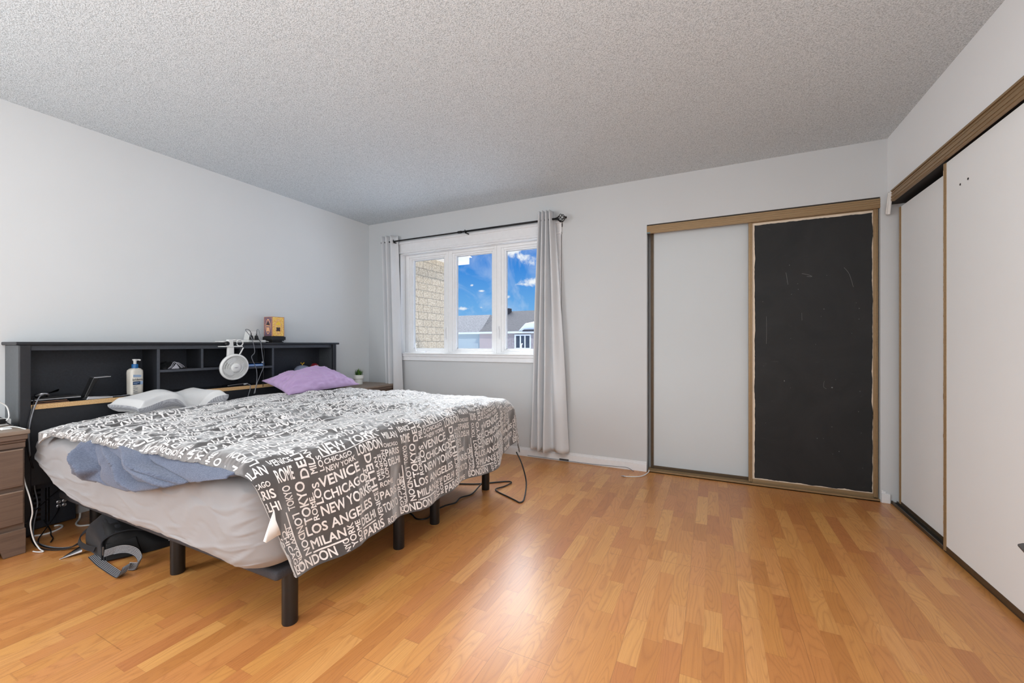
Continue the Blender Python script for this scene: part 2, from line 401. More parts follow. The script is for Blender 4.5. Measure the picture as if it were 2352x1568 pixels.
    def grid(s, G, mi=0, wrap=False):
        """G: array (n, m, 3)"""
        n, m = G.shape[:2]
        V = [[s.bm.verts.new(G[i, j]) for j in range(m)] for i in range(n)]
        for i in range(n-1):
            for j in range(m-1 if not wrap else m):
                k = (j+1) % m
                s.bm.faces.new([V[i][j], V[i][k], V[i+1][k], V[i+1][j]]).material_index = mi
        return V
    def build(s, name, mats, parent=None, bevel=0, smooth=False, seg=2, fix=True, weld=0):
        if weld: bmesh.ops.remove_doubles(s.bm, verts=s.bm.verts, dist=weld)
        if fix: bmesh.ops.recalc_face_normals(s.bm, faces=s.bm.faces)
        if parent is not None:
            o0 = Vector(parent.get('_o', (0, 0, 0)))
            bmesh.ops.translate(s.bm, verts=s.bm.verts, vec=-o0)
        me = bpy.data.meshes.new(name); s.bm.to_mesh(me); s.bm.free()
        for m in (mats if isinstance(mats, (list, tuple)) else [mats]): me.materials.append(MAT[m] if isinstance(m, str) else m)
        o = bpy.data.objects.new(name, me); COL.objects.link(o)
        if parent is not None:
            o.parent = parent; o['_o'] = parent.get('_o', (0., 0., 0.))
        if smooth:
            for p in me.polygons: p.use_smooth = True
        if bevel:
            b = o.modifiers.new('bevel', 'BEVEL'); b.width = bevel; b.segments = seg; b.limit_method = 'ANGLE'; b.angle_limit = R(40)
            for p in me.polygons: p.use_smooth = True
            w = o.modifiers.new('wn', 'WEIGHTED_NORMAL'); w.keep_sharp = True
        return o

def tag(o, label, cat, group=None, kind=None):
    if label: o['label'] = label
    if cat: o['category'] = cat
    if group: o['group'] = group
    if kind: o['kind'] = kind
    return o
def thing(name, loc, label, cat, group=None):
    o = bpy.data.objects.new(name, None); COL.objects.link(o); o.location = loc; o.empty_display_size = .05
    o['_o'] = tuple(float(v) for v in loc); return tag(o, label, cat, group)
def struct(o): o['kind'] = 'structure'; return o
def smooth_by(o, ang=35):
    for p in o.data.polygons: p.use_smooth = True
    try:
        o.data.set_sharp_from_angle(angle=R(ang))
    except Exception: pass
    return o

# numpy gradient noise ------------------------------------------------
_rng = np.random.RandomState(11); _perm = _rng.permutation(512); _ang = _rng.rand(512)*2*np.pi
def pn(x, y, seed=0):
    x = np.asarray(x, float); y = np.asarray(y, float)
    xi = np.floor(x).astype(int); yi = np.floor(y).astype(int); xf = x-xi; yf = y-yi
    def g(ix, iy, fx, fy):
        h = _perm[(_perm[(ix+seed*37) % 512]+iy) % 512]; a = _ang[h]; return np.cos(a)*fx+np.sin(a)*fy
    u = xf**3*(xf*(xf*6-15)+10); v = yf**3*(yf*(yf*6-15)+10)
    a = g(xi, yi, xf, yf); b = g(xi+1, yi, xf-1, yf); c = g(xi, yi+1, xf, yf-1); d = g(xi+1, yi+1, xf-1, yf-1)
    return 1.4*((a*(1-u)+b*u)*(1-v)+(c*(1-u)+d*u)*v)
def sst(e0, e1, x):
    t = np.clip((np.asarray(x, float)-e0)/(e1-e0), 0, 1); return t*t*(3-2*t)

def text_mesh(txt, bold=.012):
    c = bpy.data.curves.new('t', 'FONT'); c.body = txt; c.size = 1; c.resolution_u = 3
    o = bpy.data.objects.new('t', c); COL.objects.link(o)
    dg = bpy.context.evaluated_depsgraph_get(); me = bpy.data.meshes.new_from_object(o.evaluated_get(dg))
    b = bmesh.new(); b.from_mesh(me); bmesh.ops.remove_doubles(b, verts=b.verts, dist=1e-5); b.verts.index_update()
    off = [Vector((0, 0)) for _ in b.verts]; cnt = [[] for _ in b.verts]
    for e in b.edges:                                               # push the outline outwards: bolder strokes
        if len(e.link_faces) != 1: continue
        d = (e.verts[1].co-e.verts[0].co).xy; n = Vector((d.y, -d.x))
        if n.length < 1e-9: continue
        n.normalize(); m = (e.verts[0].co.xy+e.verts[1].co.xy)/2
        if n.dot(e.link_faces[0].calc_center_median().xy-m) > 0: n = -n
        for v in e.verts: cnt[v.index].append(n)
    for i, ns in enumerate(cnt):
        if ns:
            s = sum(ns, Vector((0, 0))); k = s.length
            off[i] = s.normalized()*bold*min(1.6, (2/k if k > .2 else 1)) if k > 1e-6 else off[i]
    V = np.array([(v.co.xy+off[v.index])[:] for v in b.verts]); F = [tuple(v.index for v in f.verts) for f in b.faces]; b.free()
    bpy.data.objects.remove(o); bpy.data.curves.remove(c); bpy.data.meshes.remove(me)
    lo = V.min(0); hi = V.max(0)
    return (V-lo)/(hi-lo), F, (hi-lo)[0]/(hi-lo)[1]

# ================================================================== THE ROOM
W, H, YR = 4.646, 2.44, -5.2
WX0, WX1, WZ0, WZ1 = .46, 2.27, .962, 2.062          # window opening
CX0, CX1, CZ = 3.098, 4.609, 2.056                    # back closet opening
struct(MB().box(-.12, W+.35, YR-.12, .14, -.12, 0).build('floor', 'floor'))
struct(MB().box(-.12, W+.35, YR-.12, .14, H, H+.15).build('ceiling', 'ceiling'))
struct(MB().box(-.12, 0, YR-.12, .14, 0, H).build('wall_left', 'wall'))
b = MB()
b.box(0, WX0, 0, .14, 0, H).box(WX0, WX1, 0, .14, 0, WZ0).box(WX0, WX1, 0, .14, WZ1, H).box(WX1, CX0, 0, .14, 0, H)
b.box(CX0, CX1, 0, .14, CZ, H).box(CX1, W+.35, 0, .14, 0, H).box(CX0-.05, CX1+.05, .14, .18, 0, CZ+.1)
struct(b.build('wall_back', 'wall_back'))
RZ = 2.0
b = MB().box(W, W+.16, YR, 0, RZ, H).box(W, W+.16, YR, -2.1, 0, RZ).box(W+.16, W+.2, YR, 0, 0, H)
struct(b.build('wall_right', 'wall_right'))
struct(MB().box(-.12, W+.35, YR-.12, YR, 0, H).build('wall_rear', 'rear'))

# baseboards: flat board with a small stepped cap
def baseboard(name, x0, x1, y0, y1):
    b = MB().box(x0, x1, y0, y1, 0, .062)
    dx = .5*(abs(x1-x0) < .05)*(x1-x0); dy = .5*(abs(y1-y0) < .05)*(y1-y0)
    b.box(x0, x1-dx, y0+dy, y1, .062, .075) if dy else b.box(x0, x1-dx, y0, y1, .062, .075)
    b.box(x0, x1-dx*1.5, y0+dy*1.5, y1, .075, .082) if dy else b.box(x0, x1-dx*1.5, y0, y1, .075, .082)
    return struct(b.build(name, 'white_trim', bevel=.0015))
baseboard('baseboard_back', 0, CX0, -.014, 0)
baseboard('baseboard_corner', CX1+.004, W+.012, -.014, 0)
baseboard('baseboard_left', 0, .014, YR, -.014)

# ------------------------------------------------------------------ window_1
wn = thing('window_1', (1.36, 0, WZ0), None, None); struct(wn)
wn['label'] = 'white three-casement window looking out on a brick wall and blue sky'
b = MB()                                                           # moulded casing
b.box(WX0-.085, WX1+.085, -.018, 0, WZ1, WZ1+.12).box(WX0-.09, WX1+.09, -.030, 0, WZ1+.10, WZ1+.124)
b.box(WX0-.085, WX1+.085, -.024, 0, WZ1+.005, WZ1+.022)
for x0, x1 in ((WX0-.08, WX0), (WX1, WX1+.08)):
    b.box(x0, x1, -.016, 0, WZ0, WZ1); b.box(x0, x0+.02, -.022, 0, WZ0, WZ1); b.box(x1-.015, x1, -.021, 0, WZ0, WZ1)
b.build('casing', 'white_trim', wn, bevel=.003)
b = MB().box(WX0-.06, WX1+.06, -.032, .075, WZ0-.008, WZ0+.004).box(WX0-.055, WX1+.055, -.024, 0, WZ0-.034, WZ0-.008)
b.box(WX0-.05, WX1+.05, -.016, 0, WZ0-.070, WZ0-.034).box(WX0-.05, WX1+.05, -.021, 0, WZ0-.078, WZ0-.066)
b.build('window_sill', 'white_trim', wn, bevel=.003)
b = MB()                                                           # reveal + outer frame
b.box(WX0, WX0+.012, .0, .14, WZ0, WZ1).box(WX1-.012, WX1, 0, .14, WZ0, WZ1).box(WX0, WX1, 0, .14, WZ1-.010, WZ1).box(WX0, WX1, 0.07, .14, WZ0, WZ0+.008)
FX = [.472, 1.061, 1.643, 2.256]
for x in FX[1:3]: b.box(x-.006, x+.006, .078, .135, WZ0, WZ1)
b.build('window_frame', 'vinyl', wn, bevel=.002)
for i in range(3):
    x0, x1, z0, z1 = FX[i]+.006, FX[i+1]-.006, WZ0+.006, WZ1-.010
    s = MB(); gx0, gx1, gz0, gz1 = FX[i]+.106, FX[i+1]-.072, 1.012, 1.992
    if i == 1: gx0, gx1 = 1.148, 1.575
    if i == 2: gx0, gx1 = 1.735, FX[3]-.09
    for st, (ya, yb) in enumerate(((.074, .125), (.083, .125), (.091, .125))):
        k = (0, .45, .8)[st]; k2 = (.45, .8, 1)[st]
        L = lambda a, c, t: a+(c-a)*t
        X0, X1, Z0, Z1 = L(x0, gx0, k), L(x1, gx1, k), L(z0, gz0, k), L(z1, gz1, k)
        A0, A1, B0, B1 = L(x0, gx0, k2), L(x1, gx1, k2), L(z0, gz0, k2), L(z1, gz1, k2)
        s.box(X0, A0, ya, yb, Z0, Z1).box(A1, X1, ya, yb, Z0, Z1).box(A0, A1, ya, yb, Z0, B0).box(A0, A1, ya, yb, B1, Z1)
    so = s.build('sash', 'vinyl', wn, bevel=.0025)
    g = MB()
    for (p, q, r, t) in ((gx0, gx0+.006, gz0, gz1), (gx1-.006, gx1, gz0, gz1), (gx0, gx1, gz0, gz0+.006), (gx0, gx1, gz1-.006, gz1)): g.box(p, q, .112, .118, r, t)
    g.build('glazing_gasket', 'gasket', so)
    MB().box(gx0, gx1, .116, .119, gz0, gz1).build('pane', 'glass', so)
for x in (1.022, 1.664):                                             # folding lock levers on the mullions
    b = MB().box(x-.012, x+.012, .066, .074, 1.11, 1.245)
    b.tube([(x, .064, 1.235), (x+.004, .052, 1.215), (x+.008, .050, 1.16), (x+.004, .056, 1.125)], .007)
    b.build('lock_lever', 'vinyl', wn, bevel=.003)
for x in (.70, 1.985):                                              # crank operators
    b = MB().box(x-.065, x+.065, .040, .078, WZ0+.004, WZ0+.022)
    b.tube([(x-.055, .056, WZ0+.02), (x-.06, .05, WZ0+.04), (x-.058, .045, WZ0+.09), (x-.048, .044, WZ0+.105)], .0065)
    b.build('crank_handle', 'vinyl', wn, bevel=.004)

# ------------------------------------------------------------------ curtains and rod
YC = -.085
def curtain(name, label, top, bot, zt, zb, flare=1.0):
    """top/bot: lists of (x, y) fold points at rod height and at the hem"""
    n = 8*(len(top)-1)+1
    def cr(P, t):
        k = min(int(t), len(P)-2); f = t-k
        p0, p1, p2, p3 = P[max(k-1, 0)], P[k], P[k+1], P[min(k+2, len(P)-1)]
        return [.5*((2*b)+(-a+c)*f+(2*a-5*b+4*c-d)*f*f+(-a+3*b-3*c+d)*f**3) for a, b, c, d in zip(p0, p1, p2, p3)]
    m = 60; G = np.zeros((m+1, n, 3))
    for j in range(n):
        t = j/8; T = cr(top, t); B = cr(bot, t)
        for i in range(m+1):
            v = i/m; e = v**.85
            x = T[0]*(1-e)+B[0]*e; y = T[1]*(1-e)+B[1]*e
            x += .004*math.sin(v*9+t*1.7)*v; y += .005*math.sin(v*6+t*2.3)*v
            G[i, j] = (x, min(y, -.022), zt+(zb-zt)*v+(.006*math.sin(t*2.1) if i == m else 0))
    b = MB(); b.grid(G); o = b.build(name, 'curtain', smooth=True)
    s = o.modifiers.new('t', 'SOLIDIFY'); s.thickness = .003
    return tag(o, label, 'curtain')
curtain('curtain', 'light grey curtain hanging on the rod at the left side of the window',
        [(.292, -.03), (.305, -.125), (.335, -.045), (.365, -.13), (.395, -.045), (.425, -.12), (.452, -.06), (.475, -.05)],
        [(.345, -.03), (.365, -.105), (.40, -.045), (.425, -.12), (.462, -.05), (.478, -.115), (.53, -.105), (.562, -.045)], 2.25, .06)
curtain('curtain', 'light grey curtain hanging full length to the baseboard on the right side of the window',
        [(2.166, -.035), (2.178, -.13), (2.196, -.045), (2.212, -.135), (2.228, -.045), (2.246, -.135), (2.262, -.05), (2.276, -.13), (2.292, -.05), (2.305, -.07)],
        [(2.075, -.03), (2.088, -.075), (2.118, -.10), (2.14, -.13), (2.165, -.06), (2.19, -.135), (2.24, -.125), (2.262, -.05), (2.30, -.14), (2.345, -.11), (2.352, -.06), (2.415, -.085), (2.44, -.055)][:10] if False else
        [(2.078, -.03), (2.098, -.115), (2.134, -.05), (2.168, -.135), (2.205, -.05), (2.232, -.14), (2.275, -.045), (2.335, -.10), (2.40, -.095), (2.44, -.05)], 2.262, .093)
rd = thing('curtain_rod', (1.33, YC, 2.19), 'black metal curtain rod with cage finials above the window', 'curtain rod')
MB().tube([(.29, YC, 2.186), (1.33, YC, 2.186)], .0075, 12, False).build('rod', 'black_metal', rd, smooth=True)
MB().tube([(1.30, YC, 2.186), (2.33, YC, 2.186)], .0095, 12, False).build('rod', 'black_metal', rd, smooth=True)
b = MB().tube([(1.285, YC, 2.186), (1.325, YC, 2.186)], .0125, 12, False); b.build('sleeve', 'black_metal', rd, smooth=True)
for x in (.455, 1.375, 2.352):
    b = MB().box(x-.009, x+.009, -.006, -.001, 2.13, 2.19).box(x-.006, x+.006, YC-.008, -.004, 2.166, 2.176)
    b.tube([(x, YC-.013, 2.20), (x, YC-.015, 2.18), (x, YC, 2.170), (x, YC+.014, 2.18)], .005)
    b.build('bracket', 'black_metal', rd, bevel=.002)
def cage(xc, s):
    b = MB()
    for k in range(6):
        a0 = k*math.pi/3; P = []
        for i in range(11):
            t = i/10; r = .036*math.sin(math.pi*(.06+.88*t)); a = a0+t*2.2
            P.append((xc+s*(t*.068), YC+r*math.cos(a), 2.186+r*math.sin(a)))
        b.tube(P, .0032, 6, False)
    b.lathe([(.013, -.012), (.013, 0), (.006, .006)], (xc, YC, 2.186), (s, 0, 0), 14)
    b.lathe([(.004, 0), (.010, .006), (.010, .014), (.0, .02)], (xc+s*.066, YC, 2.186), (s, 0, 0), 14)
    b.build('finial', 'black_metal', rd, smooth=True)
cage(2.345, 1); cage(.287, -1) if False else MB().lathe([(.012, 0), (.014, .008), (.008, .02), (.0, .026)], (.29, YC, 2.186), (-1, 0, 0), 14).build('finial', 'black_metal', rd, smooth=True)

# ------------------------------------------------------------------ back closet (doors 1 and 2)
t1 = thing('trim_1', (3.85, 0, CZ), None, None); struct(t1)
b = MB().box(CX0, CX1, .000, .016, 1.982, 2.047)
for z in (1.988, 2.004, 2.020, 2.034): b.box(CX0, CX1, -.0035, .002, z, z+.009)
b.build('fascia', 'bronze', t1, bevel=.0012)
MB().box(CX0, CX1, .012, .14, 2.047, CZ).build('shadow_gap', 'groove', t1)
MB().box(CX0+.0, CX0+.028, -.0042, -.0036, 1.983, 1.990).build('masking_tape', 'tape', t1)
t2 = thing('trim_2', (3.85, 0, 0), None, None); struct(t2)
b = MB().box(CX0+.01, CX1-.002, -.006, .11, .001, .006)
for y in (-.006, .022, .052, .085): b.box(CX0+.01, CX1-.002, y, y+.006, .001, .018)
b.build('floor_track', 'bronze', t2)
MB().box(CX0+.01, CX1-.002, .001, .110, .006, .010).build('track_channel', 'groove', t2)

def sliding_door(name, x0, x1, y, z0, z1, panel, label, stile=.022, mats=('bronze', None)):
    d = thing(name, ((x0+x1)/2, y, z0), label, None); struct(d)
    MB().box(x0+stile*.6, x1-stile*.6, y+.006, y+.022, z0+.02, z1-.005).build('panel', panel, d)
    for a in (x0, x1-stile):
        b = MB().box(a, a+stile, y-.004, y+.028, z0, z1).box(a+stile*.35, a+stile*.65, y-.007, y, z0+.01, z1)
        b.build('stile', mats[0], d, bevel=.002)
    b = MB().box(x0+stile, x1-stile, y-.002, y+.026, z0, z0+.030).box(x0+stile, x1-stile, y+.003, y+.02, z1-.02, z1)
    b.build('rail', mats[0], d, bevel=.002)
    return d
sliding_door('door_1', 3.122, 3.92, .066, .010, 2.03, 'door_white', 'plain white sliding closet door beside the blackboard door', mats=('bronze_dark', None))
d2 = sliding_door('door_2', 3.838, 4.604, .026, .012, 1.998, 'cream_edge', 'sliding closet door painted as a blackboard with a bronze frame', stile=.025)
# blackboard field with a hand-painted ragged edge, a hair in front of the panel
def ragged(x0, x1, z0, z1, y, amp=.005):
    P = []; rnd = random.Random(3); w = lambda s, k: amp*(mnoise.noise(Vector((s*9, k*7.3, 0)))*1.1+.5*mnoise.noise(Vector((s*40, k*3.1, 2))))
    n = 60
    for i in range(n): t = i/n; P.append((x0+(x1-x0)*t, y, z0+w(t*1.2, 1)))
    for i in range(n*2): t = i/n/2; P.append((x1+w(t*2, 2), y, z0+(z1-z0)*t))
    for i in range(n): t = i/n; P.append((x1-(x1-x0)*t, y, z1+w(t*1.2, 3)-.012*t*0))
    for i in range(n*2): t = i/n/2; P.append((x0+w(t*2, 4), y, z1-(z1-z0)*t))
    return P
b = MB().prism(ragged(3.879, 4.575, .048, 1.962, .0305), (0, .002, 0))
fld = b.build('blackboard_field', 'blackboard', d2)
bm = MB(); rnd = random.Random(5)
def chalk_line(pts, r=.0012): bm.tube([(x, .0302, z) for x, z in pts], r, 4, True)
# faint chalk strokes
chalk_line([(4.078, 1.59), (4.085, 1.54), (4.090, 1.50)]); chalk_line([(3.955, 1.27), (3.956, 1.17), (3.955, 1.065)], .0009)
chalk_line([(4.175, 1.575), (4.21, 1.565), (4.235, 1.55), (4.205, 1.552)], .0013); chalk_line([(4.175, 1.290), (4.176, 1.235)], .0007)
chalk_line([(4.308, .80), (4.304, .76), (4.32, .745)], .0007); chalk_line([(4.42, 1.60), (4.45, 1.55), (4.472, 1.46)], .0009)
for i in range(26):
    x = rnd.uniform(3.92, 4.54); z = rnd.uniform(.2, 1.7); s = rnd.choice((.0012, .0016, .002))
    bm.box(x-s, x+s, .0298, .0305, z-s, z+s*1.4)
bm.build('chalk_marks', 'chalk', fld)

# ------------------------------------------------------------------ right closet (doors 3 and 4)
t3 = thing('trim_3', (W, -1.1, RZ), None, None); struct(t3)
b = MB().box(W-.006, W, -2.6, -.088, 1.996, 2.060)
for z in (1.998, 2.016, 2.038): b.box(W-.0085, W-.004, -2.6, -.088, z, z+.009)
b.box(W-.012, W, -2.6, -.088, 2.052, 2.063).box(W-.006, W+.010, -2.6, -.088, 1.992, 1.998)
b.build('fascia', 'bronze', t3, bevel=.0012)
b = MB().hexa([(W-.016, -.052, 1.918), (W, -.052, 1.918), (W, -.016, 1.926), (W-.016, -.016, 1.926), (W-.016, -.100, 2.058), (W, -.100, 2.058), (W, -.058, 2.064), (W-.016, -.058, 2.064)])
b.hexa([(W-.021, -.042, 1.925), (W-.015, -.042, 1.925), (W-.015, -.026, 1.928), (W-.021, -.026, 1.928), (W-.021, -.090, 2.050), (W-.015, -.090, 2.050), (W-.015, -.070, 2.054), (W-.021, -.070, 2.054)])
b.build('end_cap', 'white_plastic', t3, bevel=.004)
MB().box(W+.002, W+.12, -2.6, -.002, 1.9945, 2.0).build('shadow_gap', 'groove', t3)
t4 = thing('trim_4', (W, -1.1, 0), None, None); struct(t4)
b = MB().box(W+.020, W+.115, -2.1, -.004, .001, .006)
for x in (.018, .046, .074, .106): b.box(W+x, W+x+.006, -2.1, -.004, .001, .020)
b.build('floor_track', 'track', t4)
MB().box(W+.024, W+.110, -2.1, -.004, .006, .010).build('track_channel', 'groove', t4)
def side_door(name, y0, y1, x, z0, z1, label):
    d = thing(name, (x, (y0+y1)/2, z0), label, None); struct(d)
    MB().box(x, x+.018, y0, y1, z0+.024, z1).build('panel', 'door_white_lit', d)
    for a in (y0, y1-.024):
        MB().box(x-.004, x+.022, a, a+.024, z0, z1).box(x-.007, x, a+.009, a+.016, z0, z1).build('stile', 'bronze', d, bevel=.002)
        b = MB(); rr = random.Random(len(name))
        for k in range(46):                                           # chipped paint along the stile
            zz = rr.uniform(z0+.1, z1-.02); l = rr.uniform(.006, .03); yy = a+(.001 if a == y0 else .019)
            b.box(x-.0046, x-.003, yy, yy+rr.uniform(.002, .005), zz, zz+l)
        b.build('paint_chips', 'cream_edge', d)
    MB().box(x-.002, x+.020, y0+.024, y1-.024, z0, z0+.026).build('rail', 'bronze_dark', d, bevel=.002)
    return d
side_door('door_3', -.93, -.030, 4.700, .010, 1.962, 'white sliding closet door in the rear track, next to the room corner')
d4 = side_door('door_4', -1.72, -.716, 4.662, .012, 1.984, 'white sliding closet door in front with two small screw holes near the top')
for y, z in ((-.871, 1.829), (-.939, 1.832)):
    MB().lathe([(.0055, 0), (.0055, .001)], (4.6615, y, z), (-1, 0, 0), 12).build('screw_hole', 'groove', d4)
# ================================================================== BED
bf = thing('bed_frame', (1.25, -1.75, 0), 'charcoal upholstered bed frame on round black legs under the mattress', 'bed frame')
for y0, y1 in ((-2.625, -1.757), (-1.745, -.87)):
    MB().box(.30, 2.180, y0, y1, .202, .240).build('platform', 'charcoal', bf, bevel=.012)
for y in (-2.542, -1.908, -1.585, -.953):
    for x in ({-2.542: 2.139, -1.908: 2.118, -1.585: 2.108, -.953: 2.096}[y], 1.351, .42):
        if x == .42 and y == -2.542: y = -2.505
        MB().lathe([(.027, 0), (.0285, .004), (.0285, .198), (.0285, .204)], (x, y, .0), seg=24).build('leg', 'black_leg', bf, smooth=False)
for o in [c for c in bf.children if c.name.startswith('leg')]: smooth_by(o)

# mattress ------------------------------------------------------------
def rbox(hx, hy, hz, r, n=40, p=2.0):
    """grid-sampled rounded box -> list of face grids"""
    bm = bmesh.new(); bmesh.ops.create_cube(bm, size=2)
    bmesh.ops.subdivide_edges(bm, edges=bm.edges[:], cuts=n, use_grid_fill=True)
    V = np.array([v.co[:] for v in bm.verts])
    h = np.array([hx, hy, hz]); rr = np.array(r if isinstance(r, (tuple, list)) else (r, r, r))
    # spread samples towards the edges
    V = np.sign(V)*(1-(1-np.abs(V))**1.35)
    P = V*h; inner = np.clip(P, -(h-rr), h-rr); d = (P-inner)/rr
    # cube-to-sphere for the rounded rim
    L = np.power(np.sum(np.abs(d)**p, 1), 1/p); M = np.max(np.abs(d), 1)
    s = np.where(L > 1e-6, M/np.maximum(L, 1e-6), 1)
    Q = inner+d*s[:, None]*rr
    return bm, Q, d
bm, Q, D = rbox(.978, .962, .185, (.14, .14, .080), 110)
Qw = Q+np.array([1.232, -1.757, .422])
nd = D/np.maximum(np.linalg.norm(D, axis=1), 1e-6)[:, None]
side = sst(.3, .9, np.abs(nd[:, 1])); xx, zz = Qw[:, 0], Qw[:, 2]
# the near flank bellies out; the fitted sheet pulls in at the hem with gathers
fl = side*(nd[:, 1] < 0)
k = .012*np.sin(np.clip((zz-.23)/.37, 0, 1)*np.pi)
wv = .25*pn(xx*3, zz*4, 8)
wr = .006*pn(xx*1.6+zz*4, zz*5-xx*1.0, 1)+.0045*(1-np.abs(pn(xx*1.7+zz*5+wv, zz*9-xx*2.2+wv*3, 2)))**8+.0045*(1-np.abs(pn(xx*2.2-zz*4, zz*9+xx*1.6+wv*4, 3)))**9+-.0035*(1-np.abs(pn(xx*4+zz*3, zz*14-xx*3+wv*5, 9)))**10
gath = sst(.36, .24, zz)*.004*pn(xx*20+zz*5, zz*5, 4)
Qw[:, 1] -= fl*(k+wr+gath)
hem = sst(.34, .24, zz)
low = sst(1.95, 1.5, xx)*sst(.30, .75, xx)
Qw[:, 2] += fl*hem*(.034*sst(.42, .70, xx)*sst(2.15, 1.7, xx)+.006*pn(xx*3.1, xx*0+.5, 5))
Qw[:, 1] -= fl*hem*.012*low
hd = np.clip((.95-xx)/.70, 0, 1)**2.0
Qw[:, 2] += fl*.265*hd*sst(.52, .23, zz)+.16*hd*sst(.30, .23, zz)*(1-fl)*sst(-.2, -.9, nd[:, 1])
top = sst(.5, .95, nd[:, 2]); Qw[:, 2] += top*.004*pn(Qw[:, 0]*5, Qw[:, 1]*5, 6)
ft = sst(.3, .9, nd[:, 0]); Qw[:, 0] += ft*.006*pn(Qw[:, 1]*5, zz*9, 7)
for v, q in zip(bm.verts, Qw): v.co = q
b = MB(); b.bm.free(); b.bm = bm
tag(b.build('mattress', 'sheet', smooth=True), 'thick mattress in a rumpled pale grey fitted sheet, under the printed duvet', 'mattress')

# duvet ---------------------------------------------------------------
NA, NB = 380, 380
A_LEN, B_LEN = 2.31, 2.23
XF, YN, YF, RX, RY = 2.235, -2.752, -.775, .075, .05
X0b = lambda b: .36+.15*np.exp(-b/.10)
def duvet_grid():
    a = np.linspace(0, 1, NA)[:, None]; bb = np.linspace(0, B_LEN, NB)[None, :]
    X0 = X0b(bb)
    flap = .448+.012*np.sin(bb*9)-.13*sst(1.5, 2.2, bb)-.022*sst(.4, 0, bb)
    flat = XF-RX-X0; Ltot = flat+RX*np.pi/2+flap-RX
    s = a*Ltot; s2 = s-flat                                        # arclength past the start of the fold
    ang = np.clip(s2/RX, 0, np.pi/2)
    x = np.where(s2 < 0, X0+s, XF-RX+RX*np.sin(ang)); dx = np.where(s2 < 0, 0, RX*(1-np.cos(ang)))
    ex = np.clip(s2-RX*np.pi/2, 0, 9); dx = dx+ex; x = x+0*ex
    bF = (YF-RY*1.6)-(YN+RY)+RY*np.pi/2*.8
    # near edge: small roll
    t0 = RY*np.pi/2*.86; ang2 = np.clip((t0-bb)/RY, 0, np.pi/2)
    y = np.where(bb < t0, YN+RY-RY*np.sin(ang2), YN+RY+(bb-t0)); dy = np.where(bb < t0, RY*(1-np.cos(ang2)), 0)
    RF = RY*1.6; s3 = bb-bF; ang3 = np.clip(s3/RF, 0, np.pi/2)
    y = np.where(s3 > 0, YF-RF+RF*np.sin(ang3), y); dyF = np.where(s3 > 0, RF*(1-np.cos(ang3))+np.clip(s3-RF*np.pi/2, 0, 9), 0)
    x = x+0*bb; y = y+0*a; dx = dx+0*bb; dy = dy+0*a; dyF = dyF+0*a
    drop = np.sqrt(dx**2+(dyF)**2)+dy*np.exp(-dx/.05)
    zt = .652+.022*np.sin(np.clip((y-YN)/(YF-YN), 0, 1)*np.pi)+.010*sst(.4, .9, x)-.012*sst(.62, .36, x)
    # the far foot corner flares out
    mn = np.minimum(dx, dyF); x = x+.06*mn; y = y+.05*mn
    f = np.clip(dx/.45, 0, 1); fF = np.clip(dyF/.4, 0, 1)
    x = x+f*.030+f*(.016*np.sin(y*11+1.2+dx*3)+.010*np.sin(y*23+dx*5))*sst(0, .5, f)+.016*pn(y*4.2, dx*5, 9)*f
    y = y+.15*f*np.exp(-bb/.9)
    y = y+fF*.05+fF*.02*np.sin(x*10)
    z = zt-drop
    # wrinkles
    top = 1-sst(0, .16, drop)
    u, v = x, y
    wx = u+.05*pn(u*4, v*4, 20); wy = v+.07*pn(u*3+7, v*3, 21)
    big = .020*pn(wx*2.3, wy*1.7, 22)
    # long creases: ridged, stretched across the bed
    def ridge(fx, fy, rot, seed, pw=2):
        c, s_ = math.cos(rot), math.sin(rot); p, q = c*wx+s_*wy, -s_*wx+c*wy
        return (1-np.abs(pn(p*fx, q*fy, seed)))**pw-.55
    cre = .024*ridge(6.0, 1.9, .30, 23, 3)+.017*ridge(11, 3.0, .05, 24, 3)+.011*ridge(20, 6, .5, 25, 2)+.007*ridge(32, 12, .2, 26, 2)+.0045*ridge(56, 24, .35, 19, 2)
    amp = .55+.45*sst(-.3, .4, pn(u*1.6+3, v*1.4, 27))
    calm = .45+.55*sst(.45, .80, u)                                 # smoother near the head
    z = z+top*(big+cre*amp*calm*(1-.65*np.exp(-bb/.06))*(1-.6*np.exp(-np.abs(bF-bb)/.16)))
    # soft rolls along the foot fold and flap creases
    fold = sst(.02, .2, dx)*(1-sst(.25, .5, dx)*.5)
    x = x+fold*(.010*ridge(1.5, 7.5, .2, 28, 3)+.004*pn(v*18, dx*16+u*2, 29))
    ne = np.exp(-bb/.10)*(1-f)                                      # lumpy near edge
    y = y-ne*(.020*pn(u*2.6, u*0+.3, 30)+.005*pn(u*8, u*0+.7, 31)); z = z+ne*.008*pn(u*6, u*0+.2, 32)
    z = z-.05*np.exp(-((u-.94)/.035)**2)*np.exp(-bb/.06)*0
    he = np.exp(-(a*Ltot)/.06)
    z = z-he*(.03+.006*np.exp(-bb/.25))+he*.010*pn(v*6, v*0+.4, 33); x = x+he*.02*pn(v*4, v*0+.8, 34)
    G = np.stack([x, y, z], -1)
    G[..., 2] = np.where((drop < .03) & (z < .618), .618+.2*(z-.618), G[..., 2])
    return G, Ltot
DG, DL = duvet_grid()
def gnormals(G):
    du = np.gradient(G, axis=0); dv = np.gradient(G, axis=1); n = np.cross(du, dv); n /= np.maximum(np.linalg.norm(n, axis=-1), 1e-9)[..., None]
    return n
DN = gnormals(DG)
if DN[NA//3, NB//2, 2] < 0: DN = -DN
